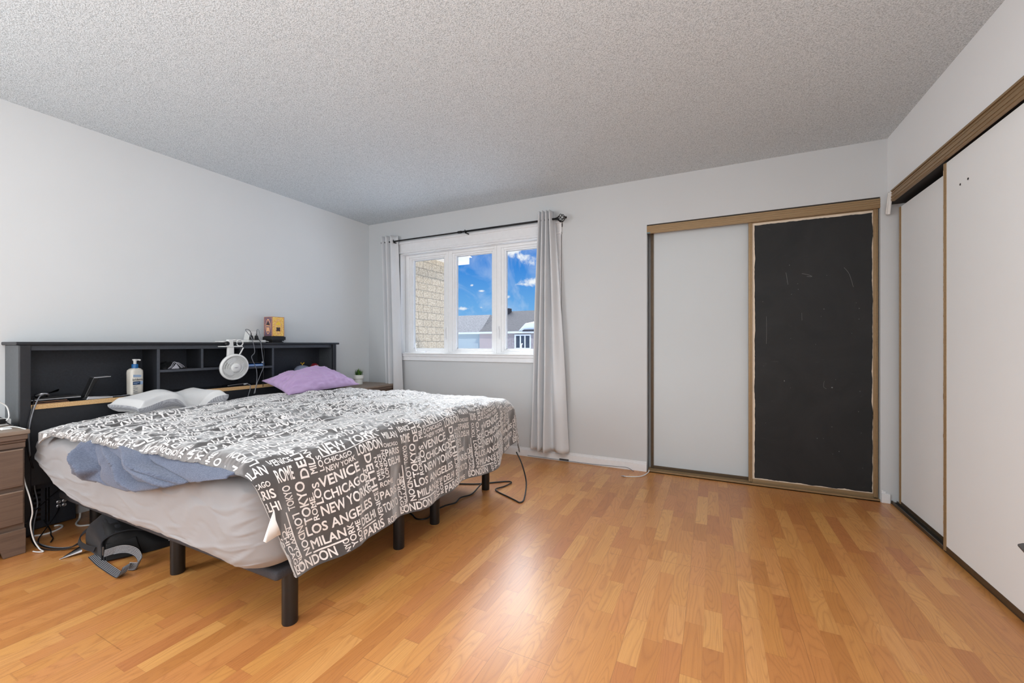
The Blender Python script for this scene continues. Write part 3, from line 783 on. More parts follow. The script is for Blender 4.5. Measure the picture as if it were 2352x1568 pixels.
def dsample(sa, b):
    """sa: metres up from the hem; b: metres from the near edge"""
    jb = np.clip(b/B_LEN, 0, 1)*(NB-1); L = np.interp(b, np.linspace(0, B_LEN, NB), DL[0])
    ia = np.clip(1-sa/L, 0, 1)*(NA-1)
    i0 = np.minimum(ia.astype(int), NA-2); j0 = np.minimum(jb.astype(int), NB-2); fi = (ia-i0)[:, None]; fj = (jb-j0)[:, None]
    f = lambda T: T[i0, j0]*(1-fi)*(1-fj)+T[i0+1, j0]*fi*(1-fj)+T[i0, j0+1]*(1-fi)*fj+T[i0+1, j0+1]*fi*fj
    ok = (sa > .004) & (sa < L-.004) & (b > .004) & (b < B_LEN-.004)
    return f(DG), f(DN), ok
# one repeat of the printed words: (text, s, t, width, height, turn)   turn 0 across, 1 reading up, -1 reading down
PER_S, PER_T = .640, .640
WORDS = [('LONDON', -.060, 0, .215, .040, 0), ('PARIS', .300, 0, .130, .040, 0), ('NYC', .190, -.004, .05, .03, 1), ('ROME', .455, -.004, .085, .030, 0),
 ('MILAN', .062, .058, .156, .038, 0), ('LOS ANGELES', .060, .112, .328, .041, 0), ('NEW YORK', .140, .172, .245, .043, 0),
 ('CHICAGO', .166, .228, .220, .038, 0), ('VENICE', .160, .282, .205, .043, 0), ('LONDON', .018, .048, .170, .034, -1), ('TOKYO', .060, .160, .172, .040, 1),
 ('ROME', .104, .164, .098, .024, 1), ('LOS', .128, .224, .088, .032, 1), ('DELHI', .092, .338, .135, .036, 1), ('DELHI', .402, .168, .172, .038, -1),
 ('PARIS', .384, .175, .100, .016, -1), ('VENICE', .408, .042, .120, .030, 1), ('DELHI', .300, .060, .092, .036, 0), ('ROME', .266, .008, .092, .024, 1),
 ('YORK', .226, .002, .100, .032, 1), ('PARIS', .446, .114, .134, .038, 0), ('TOKYO', .446, .054, .126, .040, 0), ('ROME', .456, .170, .094, .024, 0),
 ('MILAN', .452, .204, .108, .019, 1), ('VENICE', .476, .204, .116, .019, 1), ('LONDON', .500, .204, .130, .020, 1), ('CHICAGO', .588, .010, .165, .024, -1),
 ('NEW YORK', .616, .020, .160, .019, -1), ('PARIS', .524, .300, .100, .035, 0), ('DELHI', .528, .254, .096, .034, 0), ('CHICAGO', .524, .344, .096, .020, 0),
 ('NEW YORK', .204, .334, .150, .024, 0), ('CHICAGO', .204, .366, .140, .022, 0), ('MILAN', .136, .346, .094, .030, 1), ('LOS', .176, .346, .060, .022, 1),
 ('LONDON', .370, .346, .148, .046, 0), ('ROME', .006, .345, .064, .046, 0), ('TOKYO', .010, .236, .095, .032, 1),
 ('NEW YORK', .204, .400, .320, .050, 0), ('VENICE', .006, .402, .080, .028, 0), ('PARIS', .010, .442, .110, .036, 0), ('MILAN', .540, .384, .090, .030, 0),
 ('LOS ANGELES', .010, .492, .270, .034, 0), ('DELHI', .160, .456, .110, .028, 0), ('TOKYO', .292, .462, .150, .048, 0), ('ROME', .456, .428, .090, .026, 0),
 ('CHICAGO', .010, .538, .220, .040, 0), ('MILAN', .450, .466, .130, .034, 0), ('LONDON', .596, .424, .150, .030, 1), ('PARIS', .246, .534, .112, .044, 0),
 ('VENICE', .372, .520, .200, .046, 0), ('NEW YORK', .010, .590, .200, .032, 0), ('ROME', .222, .590, .100, .036, 0), ('DELHI', .334, .582, .124, .042, 0), ('TOKYO', .470, .580, .120, .036, 0)]
BARS = [(.060, .043, .156, .0065), (-.006, .052, .0055, .185), (.122, .222, .003, .056), (.300, .046, .085, .0055), (.612, .140, .0045, .06), (.380, .185, .004, .10), (.204, .395, .30, .004), (.01, .484, .27, .005)]
_tc = {}
def tile_geometry():
    bm = bmesh.new()
    def cut(v0, lo, hi):
        for ax in (0, 1):
            n = int((hi[ax]-lo[ax])/.0145)
            for k in range(1, n+1):
                c = lo[ax]+(hi[ax]-lo[ax])*k/(n+1); co = [0, 0, 0]; co[ax] = c; no = [0, 0, 0]; no[ax] = 1
                geom = list(w.verts)+list(w.edges)+list(w.faces)
                bmesh.ops.bisect_plane(w, geom=geom, plane_co=co, plane_no=no)
    VV, FF = [], []
    for (t, s, q, wd, ht, turn) in WORDS:
        if t not in _tc: _tc[t] = text_mesh(t, .022)
        V, F, asp = _tc[t]
        if turn == 0: P = np.stack([s+V[:, 0]*wd, q+V[:, 1]*ht], 1)
        elif turn == 1: P = np.stack([s+(1-V[:, 1])*ht, q+V[:, 0]*wd], 1)
        else: P = np.stack([s+V[:, 1]*ht, q+(1-V[:, 0])*wd], 1)
        w = bmesh.new(); vs = [w.verts.new((p[0], p[1], 0)) for p in P]
        for f in F:
            try: w.faces.new([vs[i] for i in f])
            except ValueError: pass
        cut(w, P.min(0), P.max(0)); w.verts.index_update(); o = sum(len(a) for a in VV)
        VV.append(np.array([v.co[:2] for v in w.verts])); FF += [tuple(v.index+o for v in f.verts) for f in w.faces]; w.free()
    for (s, q, wd, ht) in BARS:
        w = bmesh.new(); vs = [w.verts.new((a, c, 0)) for a, c in ((s, q), (s+wd, q), (s+wd, q+ht), (s, q+ht))]; w.faces.new(vs)
        cut(w, (s, q), (s+wd, q+ht)); w.verts.index_update(); o = sum(len(a) for a in VV)
        VV.append(np.array([v.co[:2] for v in w.verts])); FF += [tuple(v.index+o for v in f.verts) for f in w.faces]; w.free()
    bm.free()
    return np.concatenate(VV), FF
TV, TF = tile_geometry()
verts = DG.reshape(-1, 3); faces = []; mi = []
idx = lambda i, j: i*NB+j
for i in range(NA-1):
    for j in range(NB-1): faces.append((idx(i, j), idx(i, j+1), idx(i+1, j+1), idx(i+1, j)))
# hem: a rolled border all round, so the edge has the thickness of a quilt
border = [(i, 0) for i in range(NA)]+[(NA-1, j) for j in range(1, NB)]+[(i, NB-1) for i in range(NA-2, -1, -1)]+[(0, j) for j in range(NB-2, 0, -1)]
cen = DG.mean((0, 1)); extra = []; nb = len(border); base = len(verts)
for k, (i, j) in enumerate(border):
    p = DG[i, j]; n = DN[i, j]; inw = DG[min(max(i, 4), NA-5), min(max(j, 4), NB-5)]-p; inw /= max(np.linalg.norm(inw), 1e-6)
    for (d, e) in ((.004, .000), (.009, .004), (.012, .012), (.013, .03)): extra.append(p-n*d+inw*e)
verts = np.concatenate([verts, np.array(extra)])
for k in range(nb):
    k2 = (k+1) % nb; ring = [idx(*border[k])]+[base+k*4+m for m in range(4)]; ring2 = [idx(*border[k2])]+[base+k2*4+m for m in range(4)]
    for m in range(4): faces.append((ring[m], ring[m+1], ring2[m+1], ring2[m]))
mi = [0]*len(faces)
S0 = .082                                                           # where the first full repeat starts along the hem
for ts in range(-1, 4):
    for tt in range(0, 5):
        sh = (0, .07, -.11, .05, .02)[tt]
        b_ = S0+(ts*PER_S)+TV[:, 0]+sh; a_ = tt*PER_T+TV[:, 1]+.008
        P, Nn, ok = dsample(a_, b_)
        P = P+Nn*.0009; o = len(verts); verts = np.concatenate([verts, P])
        for f in TF:
            if all(ok[i] for i in f): faces.append(tuple(i+o for i in f)); mi.append(1)
me = bpy.data.meshes.new('duvet'); me.from_pydata([tuple(v) for v in verts], [], faces)
me.materials.append(MAT['duvet']); me.materials.append(MAT['print'])
me.polygons.foreach_set('material_index', mi); me.polygons.foreach_set('use_smooth', [True]*len(faces)); me.update()
dv = bpy.data.objects.new('duvet', me); COL.objects.link(dv); dv['_o'] = (0., 0., 0.)
# drop the unused letter points
bm = bmesh.new(); bm.from_mesh(me); bmesh.ops.delete(bm, geom=[v for v in bm.verts if not v.link_faces], context='VERTS'); bm.to_mesh(me); bm.free()
tag(dv, 'charcoal duvet printed all over with white city names, hanging over the foot of the bed', 'duvet')
b = MB(); b.poly([(2.232, -2.658, .522), (2.262, -2.708, .462), (2.290, -2.745, .428), (2.300, -2.742, .424), (2.262, -2.680, .412), (2.222, -2.590, .385), (2.215, -2.600, .46)])
fl = b.build('turned_lining_corner', 'lining', dv, smooth=True); fl['label'] = 'white lining corner turned out'
s = fl.modifiers.new('t', 'SOLIDIFY'); s.thickness = .003

# blue-grey jersey sheet hanging out below the duvet -------------------
n, m = 150, 60; G = np.zeros((n, m, 3))
for i in range(n):
    u = i/(n-1); x = .985+u*1.165
    zb = np.interp(u, [0, .03, .10, .25, .42, .6, .8, 1], [.560, .512, .484, .466, .470, .515, .572, .618])
    for j in range(m):
        v = j/(m-1)
        z = .634+(zb-.634)*min(1, v/.82) if v < .82 else zb+.012*math.sin((v-.82)/.18*math.pi)
        out = .056*math.sin(min(1, v/.86)*math.pi*.5)**.7 if v < .86 else .056*math.cos((v-.86)/.14*math.pi*.5)
        G[i, j] = (x, -2.722-out, z)
x, z = G[..., 0], G[..., 2]; vv = np.linspace(0, 1, m)[None, :]+0*x
wxx = x+.08*pn(x*3, z*4, 40)
pu, pv = (x-1.10)/1.0, (.66-z)/.22
th_ = np.arctan2(pv+.12, pu+.02)+.18*pn(pu*3, pv*2.5, 41); rr_ = np.hypot(pu, pv)
fo = .052*(1-np.abs(np.sin(th_*3.6+.5)))**2.6*sst(.03, .35, rr_)+.036*(1-np.abs(np.sin(th_*7.3+rr_*2.5)))**3.5*sst(.1, .5, rr_)+.045*np.exp(-((pu+.02)/.10)**2)*(1-np.abs(np.sin(pv*3.0+pu*14)))**2+.006*pn(pu*6, pv*4, 45)
fo = fo-.022*(1-np.abs(np.sin(th_*3.6+1.1)))**7*sst(.05, .4, rr_)-.016*(1-np.abs(np.sin(th_*7.3+rr_*2.5+.6)))**7*sst(.1, .5, rr_)
fo = fo*sst(-.002, .10, np.linspace(0, 1, n))[:, None]
fo_old = 0*(1-np.abs(pn(wxx*3.2+z*9, z*6-x*2.2, 41)))**3*.040+(1-np.abs(pn(wxx*4.5-z*8, z*6+x*2.5, 42)))**3*.024
G[..., 1] -= fo*np.sin(np.clip(vv*1.1, 0, 1)*np.pi)**.6
sag = .35*np.sin(np.linspace(0, 1, n)*np.pi)[:, None]

b = MB(); b.grid(G); o = b.build('jersey_sheet', 'jersey', smooth=True); sol = o.modifiers.new('t', 'SOLIDIFY'); sol.thickness = .004; sol.offset = -1
tag(o, 'crumpled blue-grey jersey sheet hanging out between duvet and mattress', 'bed sheet')

# lilac pillow ----------------------------------------------------------
def pillow(name, mat, corners, bulge, label, seed, pinch=.10, wr=.006, flat=.5, n=70):
    FL, FR, BR, BL = [np.array(c, float) for c in corners]
    u = np.linspace(0, 1, n)[:, None]; v = np.linspace(0, 1, n)[None, :]
    uu = u+0*v; vv = v+0*u
    # edges bow inwards between the corners
    eu = uu+pinch*np.sin(np.pi*vv)*(0.5-uu)*np.abs(2*uu-1)**3; ev = vv+pinch*np.sin(np.pi*uu)*(0.5-vv)*np.abs(2*vv-1)**3
    base = (FL*(1-eu)[..., None]+FR*eu[..., None])*(1-ev)[..., None]+(BL*(1-eu)[..., None]+BR*eu[..., None])*ev[..., None]
    nrm = np.cross(FR-FL, BL-FL); nrm /= np.linalg.norm(nrm)
    if nrm[2] < 0: nrm = -nrm
    prof = (np.sin(np.pi*uu)**.55)*(np.sin(np.pi*vv)**.55)
    d1 = pn(uu*4, vv*4, seed); edge = 1-np.minimum(np.minimum(uu, 1-uu), np.minimum(vv, 1-vv))*4; edge = np.clip(edge, 0, 1)
    rad = wr*((1-np.abs(pn(uu*5+vv*2, vv*9, seed+1)))**3)*1.6+edge*wr*1.4*pn(uu*16+vv*5, vv*16-uu*5, seed+2)+wr*.8*pn(uu*9, vv*12, seed+3)
    tp = base+nrm*((bulge*prof*(1+.16*d1)+rad*prof**.4)[..., None]); bt = base-nrm*((bulge*flat*prof)[..., None])
    b = MB(); b.grid(tp); b.grid(bt)
    return tag(b.build(name, mat, smooth=True, weld=.0008), label, 'pillow')
pillow('pillow', 'lilac', [(.685, -1.505, .674), (.605, -.72, .682), (.285, -.815, .790), (.295, -1.465, .765)], .112,
       'lilac pillow leaning against the bookcase headboard', 50, pinch=.05, wr=.012, flat=.15)
# contour memory-foam pillow: four wings, hollow centre -----------------
n, m = 90, 60; U = np.linspace(-1, 1, n)[:, None]; Vv = np.linspace(-1, 1, m)[None, :]
uu = U+0*Vv; vv = Vv+0*U
hy = .228; cx, cy = .46, -2.160
halfd = .150-.022*np.cos(np.pi*uu)+.012*np.cos(2*np.pi*uu)
px = cx+vv*halfd+.05*uu*0; py = cy+uu*hy*(1-.10*np.abs(vv)**2*0)
py = py+.03*np.sign(uu)*np.abs(uu)**3*(vv**2-.4)
ctr = np.exp(-(uu/.42)**2)
tz = .752+.026*np.exp(-((uu+.12)/.30)**2)*(1-.4*np.abs(vv))-.012*np.exp(-((uu-.30)/.18)**2)+.006*sst(.45, .8, uu)-.022*sst(-.35, -1, uu)
tz = tz-.100*np.exp(-((uu-.30)/.30)**2)*sst(-.25, 1.0, vv)-.020*np.exp(-((vv)/.4)**2)*np.exp(-((uu-.2)/.5)**2)
rim = np.maximum(np.abs(uu), np.abs(vv)); tz = tz-.035*sst(.86, 1.0, rim)
tz = np.maximum(tz, .668)
mp = thing('contour_pillow', (cx, cy, .65), 'white contoured foam pillow with grey mesh sides lying by the headboard', 'pillow')
T = np.stack([px, py, tz], -1); b = MB(); b.grid(T); b.build('top_cover', 'pillow_white', mp, smooth=True)
loop = [T[i, 0] for i in range(n)]+[T[-1, j] for j in range(1, m)]+[T[i, -1] for i in range(n-2, -1, -1)]+[T[0, j] for j in range(m-2, 0, -1)]
loop = np.array(loop); c0 = np.array([cx, cy, 0]); rows = []
for k in range(9):
    t = k/8; q = loop.copy(); out = (loop-c0)[:, :2]; out /= np.maximum(np.linalg.norm(out, axis=1), 1e-6)[:, None]
    q[:, :2] += out*(.008*math.sin(t*math.pi)-.050*t**1.5); q[:, 2] = loop[:, 2]*(1-t)+.648*t; rows.append(q)
Sd = np.stack(rows, 0); b = MB(); b.grid(Sd[:6], wrap=True); b.build('mesh_side', 'mesh', mp, smooth=True)['label'] = 'grey mesh side panel'
b = MB(); b.grid(Sd[5:], wrap=True); b.build('base_cover', 'pillow_white', mp, smooth=True)
# ================================================================== BOOKCASE HEADBOARD
HY0, HY1, HX = -2.748, -.655, .200
hb = thing('bookcase_headboard', (.1, -1.70, 0), 'long black bookcase headboard with open cubbies behind the bed', 'headboard')
MB().box(.002, HX+.022, HY0-.014, HY1+.036, 1.058, 1.076).build('top_board', 'black_wood', hb, bevel=.004)
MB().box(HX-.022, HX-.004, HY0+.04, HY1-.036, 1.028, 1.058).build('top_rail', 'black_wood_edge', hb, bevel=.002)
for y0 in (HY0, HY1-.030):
    MB().box(.002, HX, y0, y0+.030, .02, 1.058).build('side_panel', 'black_side_lit', hb, bevel=.002)
for y0, y1 in ((HY0, HY0+.043), (HY1-.038, HY1)):
    MB().box(HX, HX+.020, y0, y1, .01, 1.058).build('front_post', 'black_wood', hb, bevel=.003)
MB().box(.003, .010, HY0+.03, HY1-.03, .25, 1.058).build('back_panel', 'black_panel', hb)
sh = MB().box(.010, HX+.012, HY0+.043, HY1-.038, .701, .727).build('bottom_shelf', 'black_wood', hb)
MB().box(HX+.012, HX+.019, HY0+.043, HY1-.038, .701, .7275).build('raw_edge', 'chip', sh, bevel=.0008)['label'] = 'bare particle-board edge strip'
MB().box(HX-.004, HX+.010, HY0+.043, HY1-.038, .28, .701).build('lower_panel', 'black_wood', hb)
for y in (-2.118, -1.304):
    d = MB().box(.010, HX+.004, y-.0085, y+.0085, .727, 1.030).build('divider', 'black_wood', hb)
    MB().box(HX+.004, HX+.0055, y-.0085, y+.0085, .727, 1.028).build('lit_edge_strip', 'black_wood_edge', d)
for y in (-1.850, -1.572):
    d = MB().box(.010, HX+.004, y-.0075, y+.0075, .886, 1.030).build('divider', 'black_wood', hb)
    MB().box(HX+.004, HX+.0055, y-.0075, y+.0075, .886, 1.028).build('lit_edge_strip', 'black_wood_edge', d)
for y0, y1, z in ((-2.1095, -1.5645, .870), (-1.5795, -1.3125, .862)):
    d = MB().box(.010, HX+.004, y0, y1, z, z+.017).build('small_shelf', 'black_wood', hb)
    MB().box(HX+.004, HX+.0055, y0, y1, z, z+.017).build('lit_edge_strip', 'black_wood_edge', d)
MB().box(.06, .075, -1.515, -1.475, .727, .862).build('shelf_support', 'black_wood', hb)
Z1, ZS = 1.0765, .7275

# ------------------------------------------------------------------ on top: lantern, outlet cube, fan
c = Vector((.115, -1.232)); th = R(-1); ux = Vector((math.cos(th), math.sin(th))); uy = Vector((-ux.y, ux.x))
ln = thing('lantern_box', (c.x, c.y, Z1), 'square patterned lantern in navy and gold on a dark stepped base, on the headboard', 'lantern')
def rect(h, z0, z1):
    q = [c-ux*h-uy*h, c+ux*h-uy*h, c+ux*h+uy*h, c-ux*h+uy*h]
    return [(p.x, p.y, z0) for p in q]+[(p.x, p.y, z1) for p in q]
b = MB()
for h, a, z in ((.052, Z1, Z1+.006), (.044, Z1+.006, Z1+.014), (.056, Z1+.014, Z1+.022), (.064, Z1+.022, Z1+.050), (.058, Z1+.050, Z1+.054)): b.hexa(rect(h, a, z))
b.build('base', 'black_plastic', ln, bevel=.0015)
hh = .054; zb, zt = Z1+.054, Z1+.224
MB().hexa(rect(hh-.003, zb, zt-.002)).build('core', 'damask_navy', ln)
b = MB()
for sx in (-1, 1):
    for sy in (-1, 1):
        p = c+ux*sx*(hh-.001)+uy*sy*(hh-.001); b.box(p.x-.003, p.x+.003, p.y-.003, p.y+.003, zb, zt)
b.hexa(rect(hh+.002, zt-.004, zt)).build('corner_trim', 'copper', ln)
def face(dirn, side, mat, med, pale, name, lab):
    o = c+dirn*hh; z = Vector((0, 0, 1)); sd = Vector((side.x, side.y, 0)); ctr = Vector((o.x, o.y, (zb+zt)/2)); n = Vector((dirn.x, dirn.y, 0))
    b = MB(); p = [ctr+sd*s*(hh-.004)+z*t*(zt-zb-.006)/2 for s, t in ((-1, -1), (1, -1), (1, 1), (-1, 1))]; b.prism(p, n*.0015)
    fo = b.build(name, mat, ln); fo['label'] = lab
    def blob(pts, m, nm, d):
        g = MB(); g.prism([ctr+sd*s*.05+z*t*.08+n*(.0015+d*.0004) for s, t in pts], n*.0004); g.build(nm, m, fo)
    ov = lambda a, e, n_=20, k=0: [(a*math.cos(2*math.pi*i/n_)*(1+k*math.cos(8*math.pi*i/n_)), e*math.sin(2*math.pi*i/n_)*(1+k*math.cos(8*math.pi*i/n_))) for i in range(n_)]
    blob(ov(.68, .78, 32, .07), pale, 'medallion_rim', 0); blob(ov(.56, .66, 32, .05), mat, 'medallion', 1)
    blob([(x*.7+.05, y*.30+.25) for x, y in ov(.6, .8, 16, .18)], med[0], 'ornament', 2); blob([(x*.8, y*.3-.30) for x, y in ov(.5, .8, 16, -.25)], med[1], 'ornament', 2)
    blob([(-.42, .06), (.42, .0), (.46, .10), (-.38, .16)], pale, 'ribbon', 3)
face(-uy, ux, 'damask_gold' if False else 'damask_navy', ('crest', 'crest_pale'), 'crest_pale', 'navy_face', 'navy patterned side')
face(ux, uy, 'damask_gold', ('crest_yellow', 'crest'), 'crest_pale', 'gold_face', 'gold patterned side')

oc = thing('power_strip', (.10, -1.43, Z1), 'white cube power outlet with two black plugs, on top of the headboard', 'power strip')
MB().box(.055, .16, -1.485, -1.335, Z1, Z1+.020).build('base', 'white_plastic', oc, bevel=.005)
MB().hexa([(.065, -1.470, Z1+.020), (.150, -1.475, Z1+.020), (.150, -1.395, Z1+.020), (.065, -1.390, Z1+.020), (.075, -1.462, Z1+.092), (.140, -1.466, Z1+.092), (.140, -1.402, Z1+.092), (.075, -1.398, Z1+.092)]).build('outlet_cube', 'white_plastic', oc, bevel=.006)
for y in (-1.462, -1.418):
    b = MB().hexa([(.150, y-.013, Z1+.022), (.176, y-.013, Z1+.022), (.176, y+.013, Z1+.022), (.150, y+.013, Z1+.022), (.150, y-.008, Z1+.058), (.166, y-.008, Z1+.058), (.166, y+.008, Z1+.058), (.150, y+.008, Z1+.058)])
    b.tube([(.158, y, Z1+.055), (.16, y, Z1+.075)], .004); b.build('plug', 'black_plastic', oc, bevel=.002)
b = MB().tube([(.10, -1.34, Z1+.012), (.12, -1.30, Z1+.010), (.15, -1.31, Z1+.008), (.10, -1.36, Z1+.022)], .003); b.build('lead', 'white_cable', oc, smooth=True)
def cable(name, mat, pts, r, label, cat='cable', seg=8, smooth_path=True):
    return tag(MB().tube(pts, r, seg, smooth_path).build(name, mat, smooth=True), label, cat)
cable('charging_cable', 'grey_cable', [(.160, -1.462, Z1+.078), (.19, -1.50, Z1+.103), (.222, -1.545, Z1+.098), (.238, -1.505, Z1+.03), (.243, -1.485, 1.0), (.243, -1.51, .957), (.243, -1.475, .87), (.246, -1.468, .80), (.246, -1.475, .73), (.25, -1.495, .66)], .0028, 'grey cable with a kink, hanging from the outlet cube in front of the cubbies')
cable('charging_cable', 'grey_cable', [(.160, -1.418, Z1+.078), (.185, -1.425, Z1+.110), (.225, -1.435, Z1+.085), (.240, -1.432, Z1+.0), (.243, -1.42, .96), (.243, -1.412, .88), (.246, -1.44, .81), (.250, -1.475, .73), (.255, -1.490, .665)], .0028, 'grey cable crossing down to the left, from the outlet cube to the mattress')
cable('charging_cable', 'black_cable', [(.150, -1.395, Z1+.03), (.20, -1.415, Z1+.012), (.238, -1.415, 1.05), (.241, -1.405, .99), (.243, -1.413, .9), (.243, -1.412, .80), (.244, -1.418, .71)], .0026, 'thin black cable hanging straight down beside the lilac pillow')

# clip-on fan -----------------------------------------------------------
fc = Vector((.300, -1.676, .887)); ax = Vector((.97, -.06, -.17)).normalized()
fn = thing('clip_fan', (fc.x, fc.y, fc.z), 'small white clip-on fan clamped to the headboard top edge', 'fan')
e1 = Vector((0, 0, 1)).cross(ax).normalized(); e2 = ax.cross(e1)
FR = .098
def pt(r, a, h): return fc+e1*(r*math.cos(a))+e2*(r*math.sin(a))+ax*h
b = MB().lathe([(FR-.004, -.014), (FR+.003, -.012), (FR+.004, 0), (FR+.001, .010), (FR-.010, .013), (FR-.012, .008), (FR-.006, 0), (FR-.008, -.013)], fc, ax, 56); b.build('rim', 'white_plastic', fn, smooth=True)
g = MB()
for k in range(52):
    a = 2*math.pi*k/52; g.tube([pt(FR-.010, a, .010), pt(.070, a+.05, .016), pt(.034, a+.14, .021)], .0009, 4, False)
for r, h in ((.080, .0140), (.064, .0175), (.050, .0195)): g.tube([pt(r, 2*math.pi*i/40, h) for i in range(41)], .0012, 4, False)
g.build('front_grille', 'white_plastic', fn)
g = MB()
for k in range(32):
    a = 2*math.pi*k/32; g.tube([pt(FR-.008, a, -.02), pt(.04, a, -.04)], .0012, 4, False)
g.build('rear_grille', 'white_plastic', fn)
b = MB().lathe([(.034, .018), (.034, .0225), (.031, .0255), (.012, .0265), (.0, .0265)], fc, ax, 36); hub = b.build('hub', 'white_plastic', fn, smooth=True)
b = MB()
for (u0, u1, v0, v1) in ((-.012, -.004, -.001, .0015), (-.003, .006, -.002, .0015), (.007, .013, -.001, .001)): b.prism([fc+ax*.0266+e1*u+e2*v for u, v in ((u0, v0), (u1, v0), (u1, v1), (u0, v1))], ax*.0004)
b.build('badge', 'ink', hub)
for k in range(3):
    G = np.zeros((14, 12, 3)); a0 = k*2*math.pi/3+1.9
    for i in range(14):
        for j in range(12):
            r = .024+.048*i/13; s = (j/11-.5)*1.35*(1-.18*abs(i/13-.6)); G[i, j] = pt(r*(1-.05*(j/11-.5)**2*4*(i/13)), a0+s, -.006+.020*(j/11-.5)*(1-.3*i/13))
    b = MB(); b.grid(G); bl = b.build('blade', 'vinyl', fn, smooth=True); sol = bl.modifiers.new('t', 'SOLIDIFY'); sol.thickness = .0015
MB().lathe([(.020, -.05), (.034, -.045), (.036, -.012), (.022, -.006), (.02, .016)], fc, ax, 24).build('motor', 'white_plastic', fn, smooth=True)
b = MB().hexa([(.245, -1.706, .955), (.275, -1.706, .955), (.275, -1.662, .955), (.245, -1.662, .955), (.243, -1.700, 1.045), (.268, -1.700, 1.045), (.268, -1.660, 1.045), (.243, -1.660, 1.045)])
b.tube([fc-ax*.03, (.262, -1.684, .93), (.26, -1.684, .96)], .011); b.build('neck', 'white_plastic', fn, bevel=.005)
b = MB().box(.150, .280, -1.738, -1.600, 1.040, 1.0485)                      # lower jaw
b.build('lower_jaw', 'white_plastic', fn, bevel=.003)
b = MB().box(.150, .262, -1.735, -1.612, 1.0775, 1.086).box(.236, .268, -1.700, -1.664, 1.044, 1.098)
b.tube([(.252, -1.690, 1.085), (.262, -1.655, 1.094), (.256, -1.615, 1.090)], .007)
b.build('upper_jaw', 'white_plastic', fn, bevel=.003)
b = MB(); P = [(.268, -1.618+.024*math.cos(a), 1.072+.024*math.sin(a)) for a in [2*math.pi*i/20 for i in range(21)]]; b.tube(P, .0045, 8, False); b.build('finger_loop', 'white_plastic', fn, smooth=True)
b = MB().lathe([(.016, 0), (.016, .012), (.008, .016)], (.262, -1.712, 1.068), (1, 0, 0), 16); b.build('tilt_knob', 'black_plastic', fn, smooth=True)
MB().lathe([(.010, 0), (.010, .012)], (.264, -1.655, 1.070), (1, 0, 0), 16).build('tilt_knob', 'black_plastic', fn, smooth=True)
b = MB().tube([(.275, -1.650, .955), (.280, -1.625, .985), (.285, -1.600, 1.035)], .0048); b.build('power_lead', 'white_cable', fn, smooth=True)

# ------------------------------------------------------------------ inside the cubbies
lt = thing('lotion_bottle', (.15, -2.223, ZS), 'cream pump bottle of lotion with a blue collar in the left cubby', 'bottle')
cc = Vector((.150, -2.223)); ang = R(14); bx = Vector((math.cos(ang), math.sin(ang))); by = Vector((-bx.y, bx.x))
def ring(hx, hy, z, n=24, p=6):
    o = []
    for i in range(n):
        a = 2*math.pi*(i+.5)/n; ca, sa = math.cos(a), math.sin(a); k = (abs(ca)**p+abs(sa)**p)**(-1/p); q = cc+bx*(hx*k*ca)+by*(hy*k*sa); o.append((q.x, q.y, z))
    return o
G = np.array([ring(.022, .030, ZS), ring(.026, .036, ZS+.004), ring(.027, .037, ZS+.03), ring(.0275, .0375, ZS+.10), ring(.0275, .0375, ZS+.150), ring(.026, .036, ZS+.163), ring(.020, .026, ZS+.173), ring(.012, .014, ZS+.178), ring(.0, .0, ZS+.178)])
b = MB(); b.grid(G, wrap=True); body = b.build('body', 'lotion', lt); smooth_by(body, 50)
b = MB().lathe([(.016, .176), (.0175, .178), (.0175, .200), (.015, .204)], (cc.x, cc.y, ZS), seg=24); b.build('collar', 'label_blue', lt, smooth=False); smooth_by(lt.children[-1])
b = MB().lathe([(.0085, .203), (.0085, .222), (.014, .232), (.014, .236), (.0, .237)], (cc.x, cc.y, ZS), seg=20); b.tube([(cc.x, cc.y, ZS+.231), (cc.x+.006, cc.y+.020, ZS+.231), (cc.x+.008, cc.y+.026, ZS+.227)], .005); b.build('pump_head', 'white_plastic', lt); smooth_by(lt.children[-1])
# labels sit on the broad +x face: s across (y), t up
FXo = .0279
def lab(s0, s1, t0, t1, m, nm='label_panel', d=.0006, pts=None):
    P = pts or [(s0, t0), (s1, t0), (s1, t1), (s0, t1)]
    g = MB(); g.prism([Vector((*(cc+bx*FXo+by*s), ZS+t)) for s, t in P], Vector((*(bx*d), 0))); return g.build(nm, m, body)
lab(-.030, .018, .118, .134, 'label_pale', 'label_swoosh', .0003, [(-.030, .120), (.016, .117), (.020, .126), (.012, .132), (-.030, .135)])
lab(-.032, .012, .068, .090, 'label_navy'); lab(.012, .028, .068, .090, 'label_pale')
def wording(t, s0, s1, t0, t1, m, d=.0009, parent=body, flip=False):
    V, F, asp = text_mesh(t, .01); g = MB(); vs = [g.bm.verts.new(Vector((*(cc+bx*(FXo+d)+by*(s0+v[0]*(s1-s0))), ZS+t0+v[1]*(t1-t0)))) for v in V]
    for f in F:
        try: g.bm.faces.new([vs[i] for i in f])
        except ValueError: pass
    return g.build('lettering', m, parent, fix=False)
wording('briderm', -.034, .026, .095, .110, 'ink')
lab(-.028, .006, .080, .083, 'label_pale', 'band_print', .0009); lab(-.028, -.006, .074, .0765, 'label_pale', 'band_print', .0009)
for t, w, m in ((.060, .022, 'ink_grey'), (.055, .014, 'ink'), (.047, .030, 'ink_grey'), (.043, .026, 'ink_grey'), (.036, .028, 'ink_grey'), (.031, .012, 'ink'), (.024, .03, 'ink_grey'), (.020, .024, 'ink_grey'), (.013, .032, 'ink_grey')):
    lab(-.031, -.031+w, t, t+.0018, m, 'fine_print')

